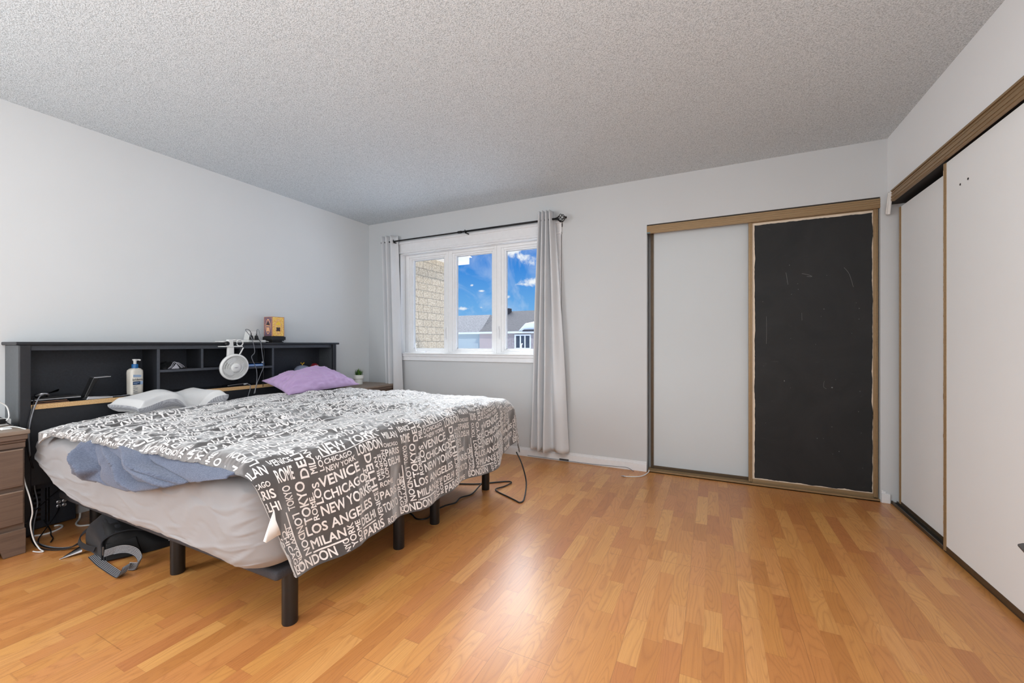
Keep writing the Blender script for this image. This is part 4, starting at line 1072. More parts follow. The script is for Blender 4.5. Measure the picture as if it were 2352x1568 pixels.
st = thing('phone_stand', (.16, -2.41, ZS), 'angled black folding phone charging stand on the shelf', 'phone stand')
MB().hexa([(.120, -2.470, ZS), (.205, -2.478, ZS), (.212, -2.355, ZS), (.125, -2.350, ZS), (.125, -2.462, ZS+.012), (.203, -2.468, ZS+.020), (.210, -2.358, ZS+.010), (.127, -2.353, ZS+.010)]).build('base', 'silver', st, bevel=.002)
MB().hexa([(.125, -2.478, ZS+.012), (.195, -2.484, ZS+.012), (.195, -2.468, ZS+.014), (.125, -2.464, ZS+.014), (.125, -2.436, ZS+.132), (.195, -2.442, ZS+.132), (.195, -2.416, ZS+.128), (.125, -2.410, ZS+.128)]).build('arm', 'black_gloss', st, bevel=.003)
MB().hexa([(.125, -2.434, ZS+.127), (.195, -2.440, ZS+.127), (.200, -2.362, ZS+.131), (.130, -2.357, ZS+.131), (.125, -2.434, ZS+.133), (.195, -2.440, ZS+.133), (.200, -2.362, ZS+.136), (.130, -2.357, ZS+.136)]).build('pad', 'silver', st, bevel=.0015)

def slab(name, label, x0, x1, y0, y1, z0, z1, mat, rim, cat, rot=0, lift=0):
    t = thing(name, ((x0+x1)/2, (y0+y1)/2, z0), label, cat); m = Matrix.Rotation(rot, 3, 'Z'); cx, cy = (x0+x1)/2, (y0+y1)/2
    def hx(i, a, c): return [(*(m @ Vector((x-cx, y-cy, 0))+Vector((cx, cy, 0))).xy, z) for z in (a, c) for x, y in ((x0+i, y0+i), (x1-i, y0+i), (x1-i, y1-i), (x0+i, y1-i))]
    b = MB().hexa(hx(0, z0+.001, z0+(z1-z0)*.45)); b.build('rim', rim, t, bevel=.0015)
    b = MB().hexa(hx(.003, z0, z0+.002)).hexa(hx(.002, z0+(z1-z0)*.45, z1)); b.build('cover', mat, t, bevel=.0012); return t
slab('tablet', 'thin tablet with a copper rim, lowest of the stack on the left shelf', .055, .208, -2.690, -2.553, ZS, ZS+.008, 'black_gloss', 'copper', 'tablet', R(2))
slab('tablet', 'thin tablet with a copper rim, lying between the lower tablet and the laptop', .050, .200, -2.686, -2.556, ZS+.0085, ZS+.0165, 'black_gloss', 'copper', 'tablet', R(-1))
slab('laptop', 'closed black laptop with a silver edge on top of the tablets', .035, .185, -2.698, -2.495, ZS+.017, ZS+.034, 'black_gloss', 'silver', 'laptop', R(1))
ms = thing('handheld_gadget', (.15, -2.64, ZS+.034), 'black gadget with a silver curved end lying on the laptop', 'gadget')
b = MB(); P = []
for i in range(10):
    t = i/9; P.append([(.15+.028*math.cos(a)*(1-.35*t)-.05*t, -2.650+.075*t+.026*math.sin(a)*(1-.5*t), ZS+.036+.012*(1-.2*t)+(.010*math.sin(a*2)*.3)+.016*t*(1+.5*math.cos(a))) for a in [2*math.pi*k/16 for k in range(16)]])
b.grid(np.array(P), wrap=True); b.lathe([(.024, .001), (.027, .006), (.022, .018), (.0, .022)], (.150, -2.648, ZS+.034), seg=20); b.build('body', 'black_gloss', ms, smooth=True)
b = MB().tube([(.168, -2.672, ZS+.044), (.182, -2.662, ZS+.053), (.185, -2.648, ZS+.055), (.180, -2.634, ZS+.052), (.166, -2.624, ZS+.044)], .006); b.build('silver_end', 'silver', ms, smooth=True)
cable('charging_cable', 'grey_cable', [(.182, -2.648, ZS+.050), (.205, -2.668, ZS+.045), (.228, -2.690, ZS+.005), (.232, -2.704, .68), (.233, -2.714, .62), (.233, -2.718, .56), (.232, -2.712, .45)], .0032, 'pale cable hanging down the left post of the headboard')
cable('charging_cable', 'black_cable', [(.19, -2.686, ZS+.030), (.226, -2.703, .71), (.230, -2.712, .66), (.231, -2.722, .60), (.231, -2.722, .50), (.225, -2.700, .38)], .0032, 'dark cable hanging beside the pale one on the left post')
cable('charging_cable', 'silver', [(.20, -2.36, ZS+.008), (.19, -2.31, ZS+.005), (.18, -2.30, ZS+.005), (.16, -2.255, ZS+.006), (.13, -2.18, ZS+.006)], .0028, 'short silver cable lying on the shelf between stand and bottle')

cp = thing('folded_cap', (.13, -2.02, .887), 'crumpled black cap with pale piping in the upper left cubby', 'cap')
G = np.zeros((30, 24, 3))
for i in range(30):
    for j in range(24):
        u, v = i/29, j/23; y = -2.098+.135*u; x = .06+.125*v
        hgt = .046*(math.sin(math.pi*u)**.7)*(math.sin(math.pi*(.15+.85*v))**.5)*(1+.35*float(pn(u*4, v*3, 60)))+.006*abs(float(pn(u*9, v*9, 61)))
        G[i, j] = (x+.01*float(pn(u*5, v*5, 62)), y, .888+max(0, hgt))
b = MB(); b.grid(G); b.build('crown', 'nylon', cp, smooth=True)
b = MB()
for dy, r in ((0, .0022), (.009, .0016), (.020, .0016)):
    b.tube([(.188, -2.055+dy, .891), (.186, -2.035+dy, .910), (.176, -2.012+dy, .938-dy*.3), (.184, -1.985+dy, .912), (.188, -1.972+dy, .893)], r, 6)
b.build('piping', 'stripe_grey', cp, smooth=True)
b = MB().prism([(.1895, -2.035, .890), (.1895, -1.985, .890), (.184, -2.004, .924)], (.001, 0, 0)); b.build('pale_panel', 'stripe_grey', cp)
b = MB().hexa([(.14, -1.985, .888), (.205, -1.992, .888), (.20, -1.945, .888), (.15, -1.945, .888), (.14, -1.985, .891), (.205, -1.992, .892), (.20, -1.945, .900), (.15, -1.945, .904)]); b.build('brim', 'nylon', cp, bevel=.001)

bk = thing('notebook', (.13, -1.44, .880), 'bright blue book on the small shelf behind the fan', 'book')
MB().box(.055, .185, -1.560, -1.365, .8795, .883).box(.055, .185, -1.560, -1.365, .894, .8975).box(.055, .062, -1.56, -1.365, .8795, .8975).build('cover', 'blue_book', bk, bevel=.001)
MB().box(.062, .182, -1.556, -1.369, .883, .894).build('pages', 'label_pale', bk)
gl = thing('handheld_gadget', (.13, -1.40, .898), 'black gadget with a rounded silver end lying on the blue book', 'gadget')
MB().tube([(.11, -1.54, .907), (.14, -1.44, .908), (.155, -1.385, .907)], .009, 12).build('body', 'black_plastic', gl, smooth=True)
b = MB().lathe([(.0, 0), (.011, .003), (.014, .012), (.011, .020), (.009, .022)], (.158, -1.352, .907), (-.2, -1, 0), 16); b.build('tip', 'silver', gl, smooth=True)

gd = thing('charging_gadget', (.16, -1.53, ZS), 'flat black gadget with a shiny plug on the shelf below the fan', 'gadget')
MB().hexa([(.10, -1.66, ZS), (.195, -1.66, ZS), (.200, -1.545, ZS), (.10, -1.545, ZS), (.10, -1.66, ZS+.010), (.195, -1.66, ZS+.009), (.200, -1.545, ZS+.016), (.10, -1.545, ZS+.018)]).build('body', 'black_gloss', gd, bevel=.003)
b = MB().tube([(.190, -1.548, ZS+.012), (.205, -1.52, ZS+.014)], .008).tube([(.185, -1.66, ZS+.011), (.196, -1.60, ZS+.016), (.198, -1.55, ZS+.017)], .002); b.build('plug', 'silver', gd, smooth=True)
cable('charging_cable', 'grey_cable', [(.205, -1.518, ZS+.014), (.236, -1.516, ZS+.004), (.243, -1.522, .70), (.245, -1.535, .66), (.25, -1.548, .63)], .0028, 'short grey cable dropping from the gadget below the fan')

jr = thing('lidded_jar', (.12, -.958, ZS), 'round grey-blue lidded jar with a gold bow knob, half hidden by the lilac pillow', 'jar')
MB().lathe([(.0, 0), (.045, 0), (.070, .03), (.076, .06), (.072, .078)], (.12, -.958, ZS), seg=32).build('bowl', 'jar_blue', jr, smooth=True)
MB().lathe([(.073, .078), (.073, .083), (.066, .108), (.045, .128), (.018, .136), (.0, .137)], (.12, -.958, ZS), seg=32).build('lid', 'jar_blue', jr, smooth=True)
b = MB().lathe([(.006, .134), (.006, .146), (.0, .148)], (.12, -.958, ZS), seg=14)
for s in (-1, 1): b.tube([(.12, -.958, ZS+.146), (.122, -.958+s*.012, ZS+.160), (.122, -.958+s*.020, ZS+.158), (.12, -.958+s*.006, ZS+.147)], .0032)
b.build('knob', 'gold', jr, smooth=True)
rg = thing('red_ornament', (.12, -.826, ZS), 'small round dark red ornament beside the grey-blue jar', 'ornament')
b = MB().lathe([(.0, 0), (.026, .0), (.036, .03), (.040, .09), (.036, .125), (.020, .146), (.0, .150)], (.12, -.826, ZS), seg=24); b.build('body', 'red', rg, smooth=True)
b = MB().prism([(.158, -.832, ZS+.115), (.158, -.812, ZS+.115), (.154, -.812, ZS+.133), (.154, -.826, ZS+.133)], (.002, 0, 0)); b.build('pale_mark', 'copper', rg)

# ================================================================== NIGHTSTANDS
def nightstand(x0, y0, y1, label):
    t = thing('nightstand', (x0+.22, (y0+y1)/2, 0), label, 'nightstand', 'brown two-drawer nightstands either side of the bed')
    xf = x0+.425
    MB().box(x0+.005, xf+.030, y0-.010, y1+.010, .608, .630).build('top', 'walnut_top', t, bevel=.004)
    b = MB().box(x0+.008, xf+.024, y0-.004, y1+.004, .582, .608).box(x0+.010, xf+.012, y0, y1, .568, .582); b.build('cornice', 'walnut', t, bevel=.004)
    MB().box(x0+.010, xf-.010, y0, y1, .06, .568).build('carcass', 'walnut', t, bevel=.002)
    MB().box(xf-.012, xf+.004, y0, y1, .540, .566).build('front_rail', 'walnut', t, bevel=.002)
    for z0, z1 in ((.345, .536), (.156, .325)):
        d = MB().box(xf-.008, xf+.010, y0+.008, y1-.008, z0, z1).build('drawer', 'walnut', t, bevel=.004)
        MB().box(xf+.008, xf+.012, y0+.010, y1-.010, z1-.008, z1-.003).build('finger_groove', 'walnut_top', d, bevel=.001)
    b = MB(); zf = .128
    pts = [(y0, 0), (y0+.075, 0), (y0+.085, .04), (y0+.12, .055), (y1-.12, .055), (y1-.085, .04), (y1-.075, 0), (y1, 0), (y1, zf), (y0, zf)]
    b.prism([(xf-.006, y, z) for y, z in pts], (.016, 0, 0)); b.build('plinth', 'walnut', t, bevel=.003)
    for ya in (y0, y1-.016): MB().box(x0+.010, xf-.006, ya, ya+.016, 0, .13).build('side_foot', 'walnut', t, bevel=.002)
    return t
nightstand(.010, -3.27, -2.782, 'brown wood nightstand at the left picture edge, cluttered with cables')
nightstand(.010, -.550, -.062, 'brown wood nightstand in the far corner holding the potted plant')
pl = thing('potted_plant', (.19, -.340, .630), 'small green grass plant in a white ceramic pot on the far nightstand', 'potted plant')
b = MB().lathe([(.0, 0), (.036, 0), (.042, .004), (.045, .058), (.052, .062), (.0545, .066), (.055, .102), (.051, .104), (.050, .095), (.0, .093)], (.19, -.340, .630), seg=36); pot = b.build('pot', 'pot', pl); smooth_by(pot, 30)
MB().lathe([(.0, .094), (.049, .0945)], (.19, -.34, .63), seg=20).build('soil', 'soil', pl)
rnd = random.Random(9)
for k in range(2):
    b = MB()
    for i in range(95):
        a = rnd.uniform(0, 2*math.pi); r0 = rnd.uniform(0, .034); lean = r0/.034*rnd.uniform(.5, 1.2); h = rnd.uniform(.04, .085)*(1-.3*lean*.5)
        x, y = .19+r0*math.cos(a), -.34+r0*math.sin(a); dx, dy = math.cos(a)*lean*.036, math.sin(a)*lean*.036; w_ = rnd.uniform(.0016, .003); nx, ny = -math.sin(a)*w_, math.cos(a)*w_
        p = [(x, y, .722), (x+dx*.45, y+dy*.45, .724+h*.6), (x+dx, y+dy, .724+h)]
        b.poly([(p[0][0]-nx, p[0][1]-ny, p[0][2]), (p[0][0]+nx, p[0][1]+ny, p[0][2]), (p[1][0]+nx*.8, p[1][1]+ny*.8, p[1][2]), (p[1][0]-nx*.8, p[1][1]-ny*.8, p[1][2])])
        b.poly([(p[1][0]-nx*.8, p[1][1]-ny*.8, p[1][2]), (p[1][0]+nx*.8, p[1][1]+ny*.8, p[1][2]), p[2]])
    b.build('leaves', ('leaf', 'leaf_dark')[k], pl, fix=False)

# things on the left nightstand ------------------------------------------
ps = thing('power_strip', (.22, -2.86, .630), 'white power strip with black plugs on the left nightstand', 'power strip')
m = Matrix.Rotation(R(8), 3, 'Z'); o = Vector((.20, -2.864, .6305))
def rb(x0, x1, y0, y1, z0, z1): return [tuple(m @ Vector((x, y, 0))+o+Vector((0, 0, z))) for z in (z0, z1) for x, y in ((x0, y0), (x1, y0), (x1, y1), (x0, y1))]
MB().hexa(rb(-.032, .032, -.16, .085, 0, .036)).build('housing', 'white_plastic', ps, bevel=.006)
for y in (-.05, .0, .05):
    b = MB().hexa(rb(.010, .040, y-.013, y+.013, .012, .038)); b.build('plug', 'black_plastic', ps, bevel=.003)
cable('white_cord', 'white_cable', [(.240, -2.80, .660), (.238, -2.792, .668), (.215, -2.784, .690), (.205, -2.792, .735), (.20, -2.83, .765), (.19, -2.90, .775), (.17, -2.90, .771)], .0032, 'white cord arching up from the power strip on the left nightstand')
cable('white_cord', 'white_cable', [(.30, -2.93, .634), (.33, -2.86, .634), (.31, -2.81, .636), (.36, -2.79, .634), (.43, -2.79, .634), (.452, -2.785, .632)], .0028, 'white cord lying flat along the edge of the left nightstand top')
cable('black_cord', 'black_cable', [(.10, -2.80, .672), (.18, -2.795, .662), (.26, -2.80, .648), (.33, -2.795, .640)], .0032, 'black cord crossing the power strip on the left nightstand')
ad = thing('plug_adapter', (.36, -2.83, .630), 'small white plug adapter lying on the nightstand', 'plug')
MB().hexa([(.345, -2.850, .6305), (.385, -2.850, .6305), (.385, -2.812, .6305), (.345, -2.812, .6305), (.350, -2.845, .642), (.380, -2.846, .642), (.382, -2.815, .638), (.350, -2.815, .640)]).build('housing', 'white_plastic', ad, bevel=.003)
sk = thing('upright_device', (.17, -2.965, .630), 'dark upright device with a white edge, cut off by the left picture edge', 'gadget')
MB().box(.150, .19, -3.02, -2.915, .667, .760).build('front', 'black_plastic', sk, bevel=.006); MB().box(.146, .186, -3.022, -2.909, .6665, .764).build('casing', 'white_plastic', sk, bevel=.006)

# ================================================================== UNDER AND BESIDE THE BED
eb = thing('electronics_box', (.06, -2.59, 0), 'black electronics box with four round silver ports on the floor under the headboard', 'electronics')
MB().box(.018, .110, -2.684, -2.492, .004, .262).build('housing', 'black_panel', eb, bevel=.004)
b = MB()
for k in range(7): b.box(.110, .113, -2.668+.0*k, -2.640, .05+.028*k, .064+.028*k)
for y in (-2.622, -2.610): b.box(.110, .114, y, y+.005, .03, .23)
b.build('vent', 'black_gloss', eb)
for y in (-2.567, -2.543):
    for z in (.106, .130):
        b = MB().lathe([(.010, 0), (.010, .004), (.0075, .005), (.007, .002), (.003, .002), (.003, .005), (.0, .005)], (.110, y, z), (1, 0, 0), 20); b.build('port', 'silver', eb)
for y in (-2.612, -2.588, -2.566): MB().box(.110, .112, y, y+.009, .147, .150).build('slot', 'grey_plastic', eb)
cable('flat_cable', 'white_cable', [(.22, -2.700, .004), (.245, -2.662, .004), (.235, -2.615, .004), (.205, -2.580, .005), (.160, -2.575, .005), (.145, -2.595, .005)], .0052, 'flat white cable looping on the floor by the electronics box')
cable('flat_cable', 'white_cable', [(.155, -2.488, .045), (.165, -2.495, .012), (.215, -2.525, .005), (.275, -2.530, .005), (.315, -2.500, .006), (.36, -2.455, .006)], .0052, 'flat white cable curling on the floor behind the backpack')
cable('white_cord', 'white_cable', [(.36, -2.772, .40), (.40, -2.774, .345), (.445, -2.768, .27), (.452, -2.762, .20), (.449, -2.768, .14), (.452, -2.758, .06), (.478, -2.745, .012), (.52, -2.742, .005), (.50, -2.758, .005), (.47, -2.765, .005)], .003, 'white cord running down beside the left nightstand to the floor')
cable('black_cord', 'grey_cable', [(.15, -2.678, .34), (.16, -2.676, .25), (.17, -2.668, .16), (.20, -2.69, .06), (.30, -2.716, .012), (.40, -2.718, .006), (.52, -2.700, .006), (.60, -2.668, .012), (.645, -2.640, .03)], .003, 'grey cord dropping behind the mattress and sweeping over the floor to the backpack')
cable('black_cord', 'black_cable', [(.118, -2.567, .106), (.16, -2.592, .075), (.225, -2.655, .020), (.31, -2.702, .008), (.40, -2.722, .006), (.50, -2.714, .006), (.60, -2.676, .012), (.645, -2.645, .035)], .003, 'dark cord running from the lower left port down to the floor')
cable('black_cord', 'black_cable', [(.24, -2.714, .03), (.33, -2.728, .008), (.43, -2.738, .006), (.53, -2.722, .006), (.61, -2.682, .012), (.648, -2.650, .04)], .003, 'thick black cord nearest the nightstand, leading to the backpack handle')
cable('black_cord', 'black_cable', [(.13, -2.632, .05), (.22, -2.632, .012), (.29, -2.650, .006), (.36, -2.662, .006), (.41, -2.685, .006)], .003, 'short black cord crossing from the box towards the cord bundle')
cable('black_cord', 'black_cable', [(.40, -2.772, .135), (.31, -2.72, .16), (.20, -2.62, .20), (.16, -2.575, .215)], .003, 'thin black cord slanting up from the nightstand to the mattress')

# backpack --------------------------------------------------------------
bp = thing('backpack', (.80, -2.50, 0), 'black backpack with striped straps slumped on the floor under the bed', 'backpack')
secs = [(-2.625, [(.655, 0), (.664, .07), (.715, .122), (.82, .132), (.905, .098), (.925, .0)]), (-2.598, [(.65, 0), (.658, .10), (.715, .155), (.80, .186), (.925, .122), (.945, 0)]),
        (-2.52, [(.66, 0), (.668, .12), (.74, .186), (.83, .190), (.955, .114), (.985, 0)]), (-2.41, [(.68, 0), (.69, .12), (.76, .17), (.85, .16), (1.0, .052), (1.022, 0)]), (-2.20, [(.72, 0), (.73, .08), (.80, .12), (.88, .11), (1.02, .03), (1.04, 0)])]
def sec_pt(y, p, o=0): return (p[0], y-(p[0]-.655)*.075-o, max(.003, p[1]))
def fine(rows, nu=5, nv=5):
    A = np.array(rows, float)
    def up(T, k, ax):
        T = np.moveaxis(T, ax, 0); n = len(T); out = []
        for i in range(n-1):
            p0, p1, p2, p3 = T[max(i-1, 0)], T[i], T[i+1], T[min(i+2, n-1)]
            for t in np.arange(k)/k: out.append(.5*((2*p1)+(-p0+p2)*t+(2*p0-5*p1+4*p2-p3)*t*t+(-p0+3*p1-3*p2+p3)*t**3))
        out.append(T[-1]); return np.moveaxis(np.array(out), 0, ax)
    G = up(up(A, nu, 0), nv, 1); w_ = .004*pn(G[..., 0]*30, G[..., 1]*22+G[..., 2]*25, 90)+.003*pn(G[..., 0]*60, G[..., 1]*60+G[..., 2]*50, 91)
    G[..., 2] = np.maximum(.003, G[..., 2]+w_*(G[..., 2] > .02)); G[..., 0] += w_*.5; return G
b = MB(); G = fine([[sec_pt(y, p) for p in P] for y, P in secs]); V = b.grid(G); b.bm.faces.new([v for v in V[0]][::-1]); b.bm.faces.new([v for v in V[-1]])
mc = b.build('main_compartment', 'nylon', bp); smooth_by(mc, 50)
# lighter top flap over the end: front face and the sloping top
rows = [[(.668, -2.630, .012), (.74, -2.637, .006), (.83, -2.643, .004), (.925, -2.650, .004)], [(.672, -2.634, .075), (.745, -2.642, .085), (.83, -2.648, .075), (.918, -2.654, .055)], [(.705, -2.632, .128), (.755, -2.640, .138), (.83, -2.646, .132), (.910, -2.650, .102)],
        [(.72, -2.600, .163), (.78, -2.606, .190), (.85, -2.610, .172), (.928, -2.606, .128)], [(.725, -2.575, .172), (.79, -2.578, .196), (.86, -2.580, .178), (.936, -2.578, .130)]]
b = MB(); b.grid(fine(rows)); ef = b.build('end_flap', 'nylon_grey', bp, smooth=True); so_ = ef.modifiers.new('t', 'SOLIDIFY'); so_.thickness = .006
nx, ny = .894, -.447
b = MB(); q = [(.930, -2.646, .006), (.990, -2.526, .006), (.958, -2.536, .094), (.914, -2.640, .086)]
b.hexa([q[0], q[1], (q[1][0]+.014*nx, q[1][1]+.014*ny, .006), (q[0][0]+.014*nx, q[0][1]+.014*ny, .006), q[3], q[2], (q[2][0]+.016*nx, q[2][1]+.016*ny, .092), (q[3][0]+.016*nx, q[3][1]+.016*ny, .084)]); b.build('front_pocket', 'nylon', bp, bevel=.006)
b = MB().tube([(.905, -2.652, .006), (.918, -2.656, .055), (.912, -2.652, .100), (.932, -2.605, .126), (.958, -2.53, .118), (.99, -2.44, .07), (1.015, -2.36, .045)], .0035); b.build('piping', 'nylon_grey', bp, smooth=True)
b = MB(); b.ribbon([(.70, -2.626, .112), (.662, -2.640, .085), (.655, -2.652, .058), (.70, -2.662, .046), (.78, -2.662, .044), (.84, -2.656, .046)], .024, [(.3, .2, 1)]*6, .004); b.build('carry_handle', 'nylon_grey', bp)
b = MB().box(.934, .944, -2.662, -2.656, .040, .082); b.build('zip_pull', 'grey_plastic', bp, bevel=.002)
st_ = MB(); st_.ribbon([(.978, -2.632, .060), (1.010, -2.614, .066), (1.050, -2.600, .066), (1.095, -2.590, .054), (1.142, -2.598, .034), (1.158, -2.618, .022), (1.128, -2.634, .020)], .036, [(-.1, .2, 1), (-.1, .2, 1), (0, .2, 1), (.1, .3, 1), (.2, .4, 1), (.2, .3, 1), (0, .2, 1)], .0025)
st_.build('shoulder_strap', 'webbing', bp)
st_ = MB(); st_.ribbon([(.80, -2.650, .006), (.93, -2.666, .006), (1.05, -2.674, .006), (1.145, -2.679, .007), (1.180, -2.680, .018), (1.172, -2.664, .038), (1.145, -2.650, .036), (1.120, -2.638, .020)], .040, [(-.3, 1, 0), (-.35, 1, 0), (-.4, 1, 0), (-.5, 1, 0), (-.5, 1, .0), (-.5, 1, 0), (-.5, 1, 0), (-.5, 1, 0)], .0025)
st_.build('strap_tail', 'webbing', bp)
b = MB(); b.ribbon([(.952, -2.660, .052), (.975, -2.634, .060), (.992, -2.618, .064)], .034, [(0, .1, 1)]*3, .004); b.build('strap_anchor', 'webbing', bp)
for y, z in ((-2.425, .030), (-2.418, .036), (-2.422, .024)):
    MB().lathe([(.003, 0), (.0, .002)], (1.018, y, z), (1, 0, 0), 8).build('reflective_dot', 'white_plastic', bp)
sc_ = thing('pointed_blade', (.70, -2.69, 0), 'pointed silver blade sticking out on the floor beside the black backpack', 'blade')
b = MB().hexa([(.695, -2.738, .002), (.699, -2.736, .002), (.735, -2.668, .016), (.700, -2.664, .020), (.695, -2.738, .004), (.699, -2.736, .004), (.733, -2.666, .026), (.702, -2.662, .028)]); b.build('blade', 'silver', sc_, bevel=.001)
b = MB().hexa([(.690, -2.722, .006), (.693, -2.720, .006), (.716, -2.666, .026), (.694, -2.662, .028), (.690, -2.722, .008), (.693, -2.720, .008), (.715, -2.665, .034), (.695, -2.661, .036)]); b.build('second_blade', 'black_metal', sc_, bevel=.001)

# cords at the foot of the bed ---------------------------------------------
cable('black_cord', 'black_cable', [(2.268, -.79, .255), (2.32, -.80, .17), (2.39, -.88, .07), (2.44, -1.03, .012), (2.435, -1.085, .006), (2.39, -1.065, .006), (2.30, -1.02, .006), (2.21, -.975, .006), (2.175, -.94, .010), (2.20, -.85, .006), (2.215, -.765, .010), (2.17, -.745, .006), (2.10, -.80, .006), (2.00, -.89, .006), (1.90, -.94, .006), (1.75, -1.0, .006)], .005, 'black cord looping over the floor at the far foot of the bed')
cable('black_cord', 'black_cable', [(2.06, -.90, .05), (2.055, -.985, .02), (2.065, -1.10, .006), (2.035, -1.19, .008), (2.05, -1.28, .006), (2.02, -1.36, .008), (2.01, -1.46, .008), (2.04, -1.56, .009), (1.99, -1.60, .008), (1.90, -1.55, .006), (1.75, -1.50, .006)], .005, 'black cord trailing along the floor between the foot legs of the bed')
cx_ = thing('coaxial_cable', (3.0, -.2, 0), 'white coaxial cable with a metal end on the floor by the closet door', 'cable')
MB().tube([(3.118, -.012, .018), (3.116, -.045, .010), (3.10, -.110, .006), (3.07, -.170, .005), (3.02, -.205, .005), (2.965, -.222, .005)], .0042).build('jacket', 'white_cable', cx_, smooth=True)
b = MB().lathe([(.0045, 0), (.0055, .004), (.0055, .016), (.004, .018), (.0035, .030), (.001, .034)], (2.965, -.222, .0055), (-1, -.1, 0), 12); b.build('connector', 'silver', cx_, smooth=True)
cable('thin_wire', 'grey_cable', [(2.02, -.018, .012), (2.3, -.018, .010), (2.6, -.018, .008), (2.85, -.018, .016), (2.94, -.019, .018), (2.99, -.04, .004), (3.0, -.052, .003)], .0022, 'thin grey wire running along the bottom of the back baseboard')
fv = thing('floor_vent', (2.38, -.03, 0), 'small dark vent slot at the foot of the baseboard below the curtain', 'vent')
MB().box(2.335, 2.425, -.0175, -.0145, .004, .022).build('frame', 'grey_plastic', fv, bevel=.001); b = MB()
for k in range(6): b.box(2.342+k*.013, 2.351+k*.013, -.0182, -.0172, .007, .019)
b.build('louvre', 'groove', fv)

# chair at the right picture edge: only the tip of its armrest reaches into view
ch = thing('desk_chair', (4.27, -2.52, 0), 'dark grey chair armrest tip jutting in at the right picture edge', 'chair')
b = MB()
P = []
for i in range(10):
    t = i/9; w_ = .016+.024*min(1, t*3); h0 = .606-.006*math.sin(t*3); h0 += .012; P.append([(4.218+s*w_+.03*t, -2.285-.28*t, z) for s, z in ((-1, h0), (-1.05, h0+.006), (-.5, h0+.010), (.5, h0+.010), (1.05, h0+.006), (1, h0), (.4, h0-.014*min(1, t*4)), (-.4, h0-.014*min(1, t*4)))])
b.grid(np.array(P), wrap=True); b.build('armrest', 'grey_plastic', ch, bevel=.002)
MB().box(4.235, 4.265, -2.52, -2.48, .44, .606).build('arm_post', 'grey_plastic', ch, bevel=.004)
MB().box(4.225, 4.63, -3.00, -2.46, .42, .49).build('seat', 'charcoal', ch, bevel=.025)
MB().box(4.25, 4.61, -3.07, -3.00, .52, 1.0).build('backrest', 'charcoal', ch, bevel=.03)
MB().box(4.40, 4.46, -3.05, -2.95, .43, .60).build('back_post', 'grey_plastic', ch, bevel=.004)
MB().lathe([(.028, .08), (.028, .25), (.02, .25), (.02, .43)], (4.425, -2.73, 0), seg=20).build('gas_column', 'black_metal', ch)
for k in range(5):
    a = 2*math.pi*k/5+.5; e = Vector((4.425+.19*math.cos(a), -2.73+.19*math.sin(a), .065))
    MB().tube([(4.425, -2.73, .09), e], .016, 8, False).lathe([(.026, -.014), (.028, 0), (.026, .014)], (e.x, e.y, .0285), (math.sin(a), -math.cos(a), 0), 16).build('leg', 'black_plastic', ch)
# ================================================================== OUTSIDE
we = thing('wall_exterior', (-.5, 1.3, -3), None, None); struct(we)
MB().box(-.9, -.5, .14, 2.40, -3, 2.46).build('block_facing', 'brick', we)
b = MB().box(-.9, -.2, .2, 2.52, 2.44, 2.60)
b.hexa([(-.9, .2, 2.60), (-.17, .2, 2.56), (-.17, 2.56, 2.56), (-.9, 2.56, 2.60), (-.9, .2, 3.2), (-.5, .2, 2.82), (-.5, 2.56, 2.82), (-.9, 2.56, 3.2)])
b.build('eave', 'cream', we)
struct(MB().box(-90, 90, 3, 120, -3.3, -3.0).build('ground_outside', 'ground'))

def house(name, x0, x1, y, dep, ze, zr, walls, roofmat, label, hip=0):
    h = thing(name, ((x0+x1)/2, y, -3), label, 'house', 'row houses beyond the window')
    for (a, c, mat) in walls: MB().box(a, c, y, y+dep, -3, ze).build('wall', mat, h)
    b = MB(); o = .35
    p = [(x0, y-o, ze-.02), (x1, y-o, ze-.02), (x1, y+dep+o, ze-.02), (x0, y+dep+o, ze-.02), (x0, y+dep/2, zr), (x1-hip, y+dep/2, zr)]
    v = [b.bm.verts.new(q) for q in p]
    for f in ((0, 1, 5, 4), (2, 3, 4, 5), (1, 2, 5), (3, 0, 4), (0, 3, 2, 1)): b.bm.faces.new([v[i] for i in f])
    b.build('roof', roofmat, h)
    MB().box(x0, x1, y-o-.05, y-o, ze-.14, ze+.02).build('gutter', 'white', h)
    return h
def hwin(h, x0, x1, z0, z1, y, n=3):
    f = MB()
    w = .12
    f.box(x0-w, x1+w, y-.08, y, z1, z1+w).box(x0-w, x1+w, y-.08, y, z0-w, z0).box(x0-w, x0, y-.08, y, z0, z1).box(x1, x1+w, y-.08, y, z0, z1)
    for k in range(1, n):
        x = x0+(x1-x0)*k/n; f.box(x-.05, x+.05, y-.08, y, z0, z1)
    fo = f.build('window', 'white', h)
    for k in range(n): MB().box(x0+(x1-x0)*k/n+.05, x0+(x1-x0)*(k+1)/n-.05, y-.03, y-.01, z0, z1).build('pane', 'house_glass', fo)
yh = 28.0
h1 = house('street_house', -25.0, -14.75, yh, 9, 2.06, 3.95, [(-25, -14.75, 'siding_blue')], 'shingle', 'house with pale blue siding and light grey shingles seen through the middle sash', hip=1.6)
# the blue wall portion is set to what shows between the mullions
h2 = house('street_house', -14.74, -4.0, yh-.4, 9, 2.06, 4.18, [(-14.74, -12.1, 'siding_pink'), (-12.1, -4.0, 'brick_far')], 'shingle2', 'house with darker roof and a three-pane white window seen through the right sash', hip=0)
hwin(h2, -11.2, -9.95, .72, 1.72, yh-.42)
b = MB().box(-14.70, -13.75, yh+3.4, yh+4.0, 3.6, 4.42); b.build('chimney', 'shingle2', h2, bevel=.03)
b = MB().box(-10.55, -9.65, yh+3.4, yh+4.0, 3.7, 4.5); b.build('chimney', 'shingle2', h2, bevel=.03)
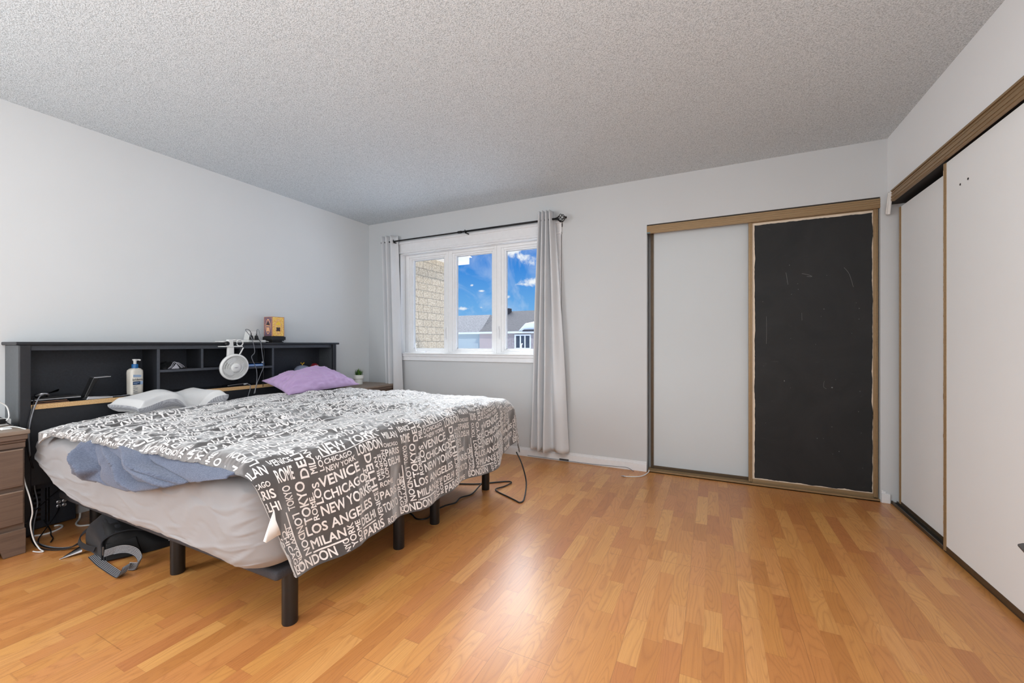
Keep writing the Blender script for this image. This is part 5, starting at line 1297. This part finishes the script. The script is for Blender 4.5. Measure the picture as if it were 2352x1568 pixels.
# snow-covered dormer on the right-hand house
b = MB().hexa([(-10.9, yh-.6, 2.12), (-6.5, yh-.6, 2.12), (-6.5, yh+2.2, 2.2), (-9.6, yh+2.2, 2.9), (-10.3, yh-.6, 2.72), (-6.5, yh-.6, 3.05), (-6.5, yh+2.2, 3.3), (-9.6, yh+2.2, 3.2)])
b.build('dormer', 'snow', h2)
hwin(h2, -8.75, -8.1, 2.32, 2.66, yh-.62, 2)
MB().hexa([(-10.4, yh-.9, 2.06), (-6.3, yh-.9, 2.06), (-6.3, yh-.3, 2.06), (-10.4, yh-.3, 2.06), (-10.4, yh-.9, 2.16), (-6.3, yh-.9, 2.16), (-6.3, yh-.3, 2.3), (-10.4, yh-.3, 2.3)]).build('porch_roof', 'shingle2', h2)

# ================================================================== SKY
w = bpy.data.worlds.new('sky'); bpy.context.scene.world = w; w.use_nodes = True
nt = w.node_tree; nt.nodes.clear(); out = nt.nodes.new('ShaderNodeOutputWorld'); bg = nt.nodes.new('ShaderNodeBackground')
tc = nt.nodes.new('ShaderNodeTexCoord'); sp = nt.nodes.new('ShaderNodeSeparateXYZ'); nt.links.new(tc.outputs['Generated'], sp.inputs[0])
el = math_node(nt, 'ARCSINE', sp.outputs[2]); az = math_node(nt, 'ARCTAN2', sp.outputs[0], sp.outputs[1])
blue = ramp(nt, math_node(nt, 'DIVIDE', el, .26), [(0, srgb(150, 198, 240)), (.35, srgb(110, 174, 235)), (.7, srgb(62, 140, 224)), (1, srgb(46, 122, 212))])
nv = noise(nt, tc.outputs['Generated'], 26, 6, .62, .4); nw = noise(nt, tc.outputs['Generated'], 9, 5, .6, .8)
def cloud(a0, e0, ra, re):
    da = math_node(nt, 'DIVIDE', math_node(nt, 'SUBTRACT', az, a0), ra); de = math_node(nt, 'DIVIDE', math_node(nt, 'SUBTRACT', el, e0), re)
    r2 = math_node(nt, 'ADD', math_node(nt, 'MULTIPLY', da, da), math_node(nt, 'MULTIPLY', de, de))
    d = math_node(nt, 'ADD', math_node(nt, 'SUBTRACT', 1.0, math_node(nt, 'SQRT', r2)), math_node(nt, 'MULTIPLY', math_node(nt, 'SUBTRACT', nv, .5), 4.2))
    return ramp(nt, d, [(.12, (0, 0, 0)), (.9, (1, 1, 1))])
YAW = R(25.962)
def azel(px, py):
    a = math.atan2(px-1176, 950.5); return a-YAW, math.atan2(789-py, math.hypot(950.5, px-1176))
cl = None
for (px, py, ra, re) in ((1205, 588, .035, .020), (1185, 576, .03, .012), (1222, 648, .030, .009), (1205, 652, .018, .006), (1069, 709, .020, .0055), (1104, 706, .008, .004), (1163, 682, .008, .004), (1084, 655, .006, .004), (1106, 668, .008, .003)):
    a, e = azel(px, py); c = cloud(a, e, ra, re)
    cl = c if cl is None else math_node(nt, 'MAXIMUM', cl, c)
wisp = math_node(nt, 'MULTIPLY', ramp(nt, nw, [(.5, (0, 0, 0)), (.75, (1, 1, 1))]), .4)
cl = math_node(nt, 'MAXIMUM', cl, wisp)
skyc = mixc(nt, cl, blue, (.93, .95, 1, 1))
# added bright sky patch, unseen above the window view, to light the room
up = ramp(nt, el, [(.27, (0, 0, 0)), (.42, (1, 1, 1))])
up = math_node(nt, 'MULTIPLY', up, math_node(nt, 'MULTIPLY', ramp(nt, math_node(nt, 'ADD', math_node(nt, 'MULTIPLY', az, .25), .5), [(.12, (0, 0, 0)), (.2, (1, 1, 1))]), ramp(nt, math_node(nt, 'ADD', math_node(nt, 'MULTIPLY', az, .25), .5), [(.52, (1, 1, 1)), (.60, (0, 0, 0))])))
SKY_FILL = 17.0
skyc = mixc(nt, up, skyc, (SKY_FILL*.96, SKY_FILL*.98, SKY_FILL*1.04, 1))
nt.links.new(skyc, bg.inputs[0]); bg.inputs[1].default_value = 1.0; nt.links.new(bg.outputs[0], out.inputs[0])

# ================================================================== LIGHT
def area(name, loc, rot, sx, sy, power, col=(1, 1, 1)):
    l = bpy.data.lights.new(name, 'AREA'); l.shape = 'RECTANGLE'; l.size = sx; l.size_y = sy; l.energy = power; l.color = col
    o = bpy.data.objects.new(name, l); COL.objects.link(o); o.location = loc; o.rotation_euler = rot; return o
s = bpy.data.lights.new('sun', 'SUN'); s.energy = 1.5; s.angle = R(1.5); s.color = (1, .97, .92)
so = bpy.data.objects.new('sun', s); COL.objects.link(so); so.rotation_euler = Vector((-.55, .6, -.62)).to_track_quat('-Z', 'Y').to_euler()
CW = (.925, .968, 1.0)
area('flash_bounce', (2.6, -4.9, 1.75), (R(104), 0, R(10)), 3.2, 1.1, 13, CW)
area('ceiling_bounce', (3.0, -4.0, 1.30), (R(180), 0, 0), 2.4, 2.0, 23, CW)
area('overhead_fill', (3.25, -3.55, 2.40), (0, 0, 0), 1.3, 1.3, 40, CW)  # added fill above the camera, out of view, for floor and right doors
d = Vector((0, -1.6, .55))-Vector((4.4, -4.5, 1.15)); l4 = area('side_fill', (4.4, -4.5, 1.15), (0, 0, 0), .6, 1.4, 18, CW)
l5 = area('side_fill', (.5, -4.6, 1.3), (0, 0, 0), .8, 1.4, 46, CW); l5.rotation_euler = (Vector((4.65, -.9, 1.35))-Vector((.5, -4.6, 1.3))).to_track_quat('-Z', 'Y').to_euler()
l4.rotation_euler = d.to_track_quat('-Z', 'Y').to_euler()

# ================================================================== CAMERA
cam = bpy.data.cameras.new('camera'); co = bpy.data.objects.new('camera', cam); COL.objects.link(co)
cam.sensor_fit = 'HORIZONTAL'; cam.sensor_width = 36; cam.lens = 36*950.5/2352; cam.shift_y = 5.05/2352; cam.clip_start = .05; cam.clip_end = 400
co.location = (3.598, -3.595, 1.066); co.rotation_euler = (R(90), 0, YAW)
sc = bpy.context.scene; sc.camera = co
sc.view_settings.view_transform = 'Standard'; sc.view_settings.look = 'None'; sc.view_settings.exposure = 0; sc.view_settings.gamma = 1
sc.cycles.max_bounces = 8; sc.cycles.diffuse_bounces = 5; sc.cycles.transparent_max_bounces = 8
sc.cycles.sample_clamp_indirect = 6; sc.cycles.use_denoising = True; sc.cycles.caustics_reflective = False; sc.cycles.caustics_refractive = False
for o in bpy.data.objects:
    if '_o' in o: del o['_o']
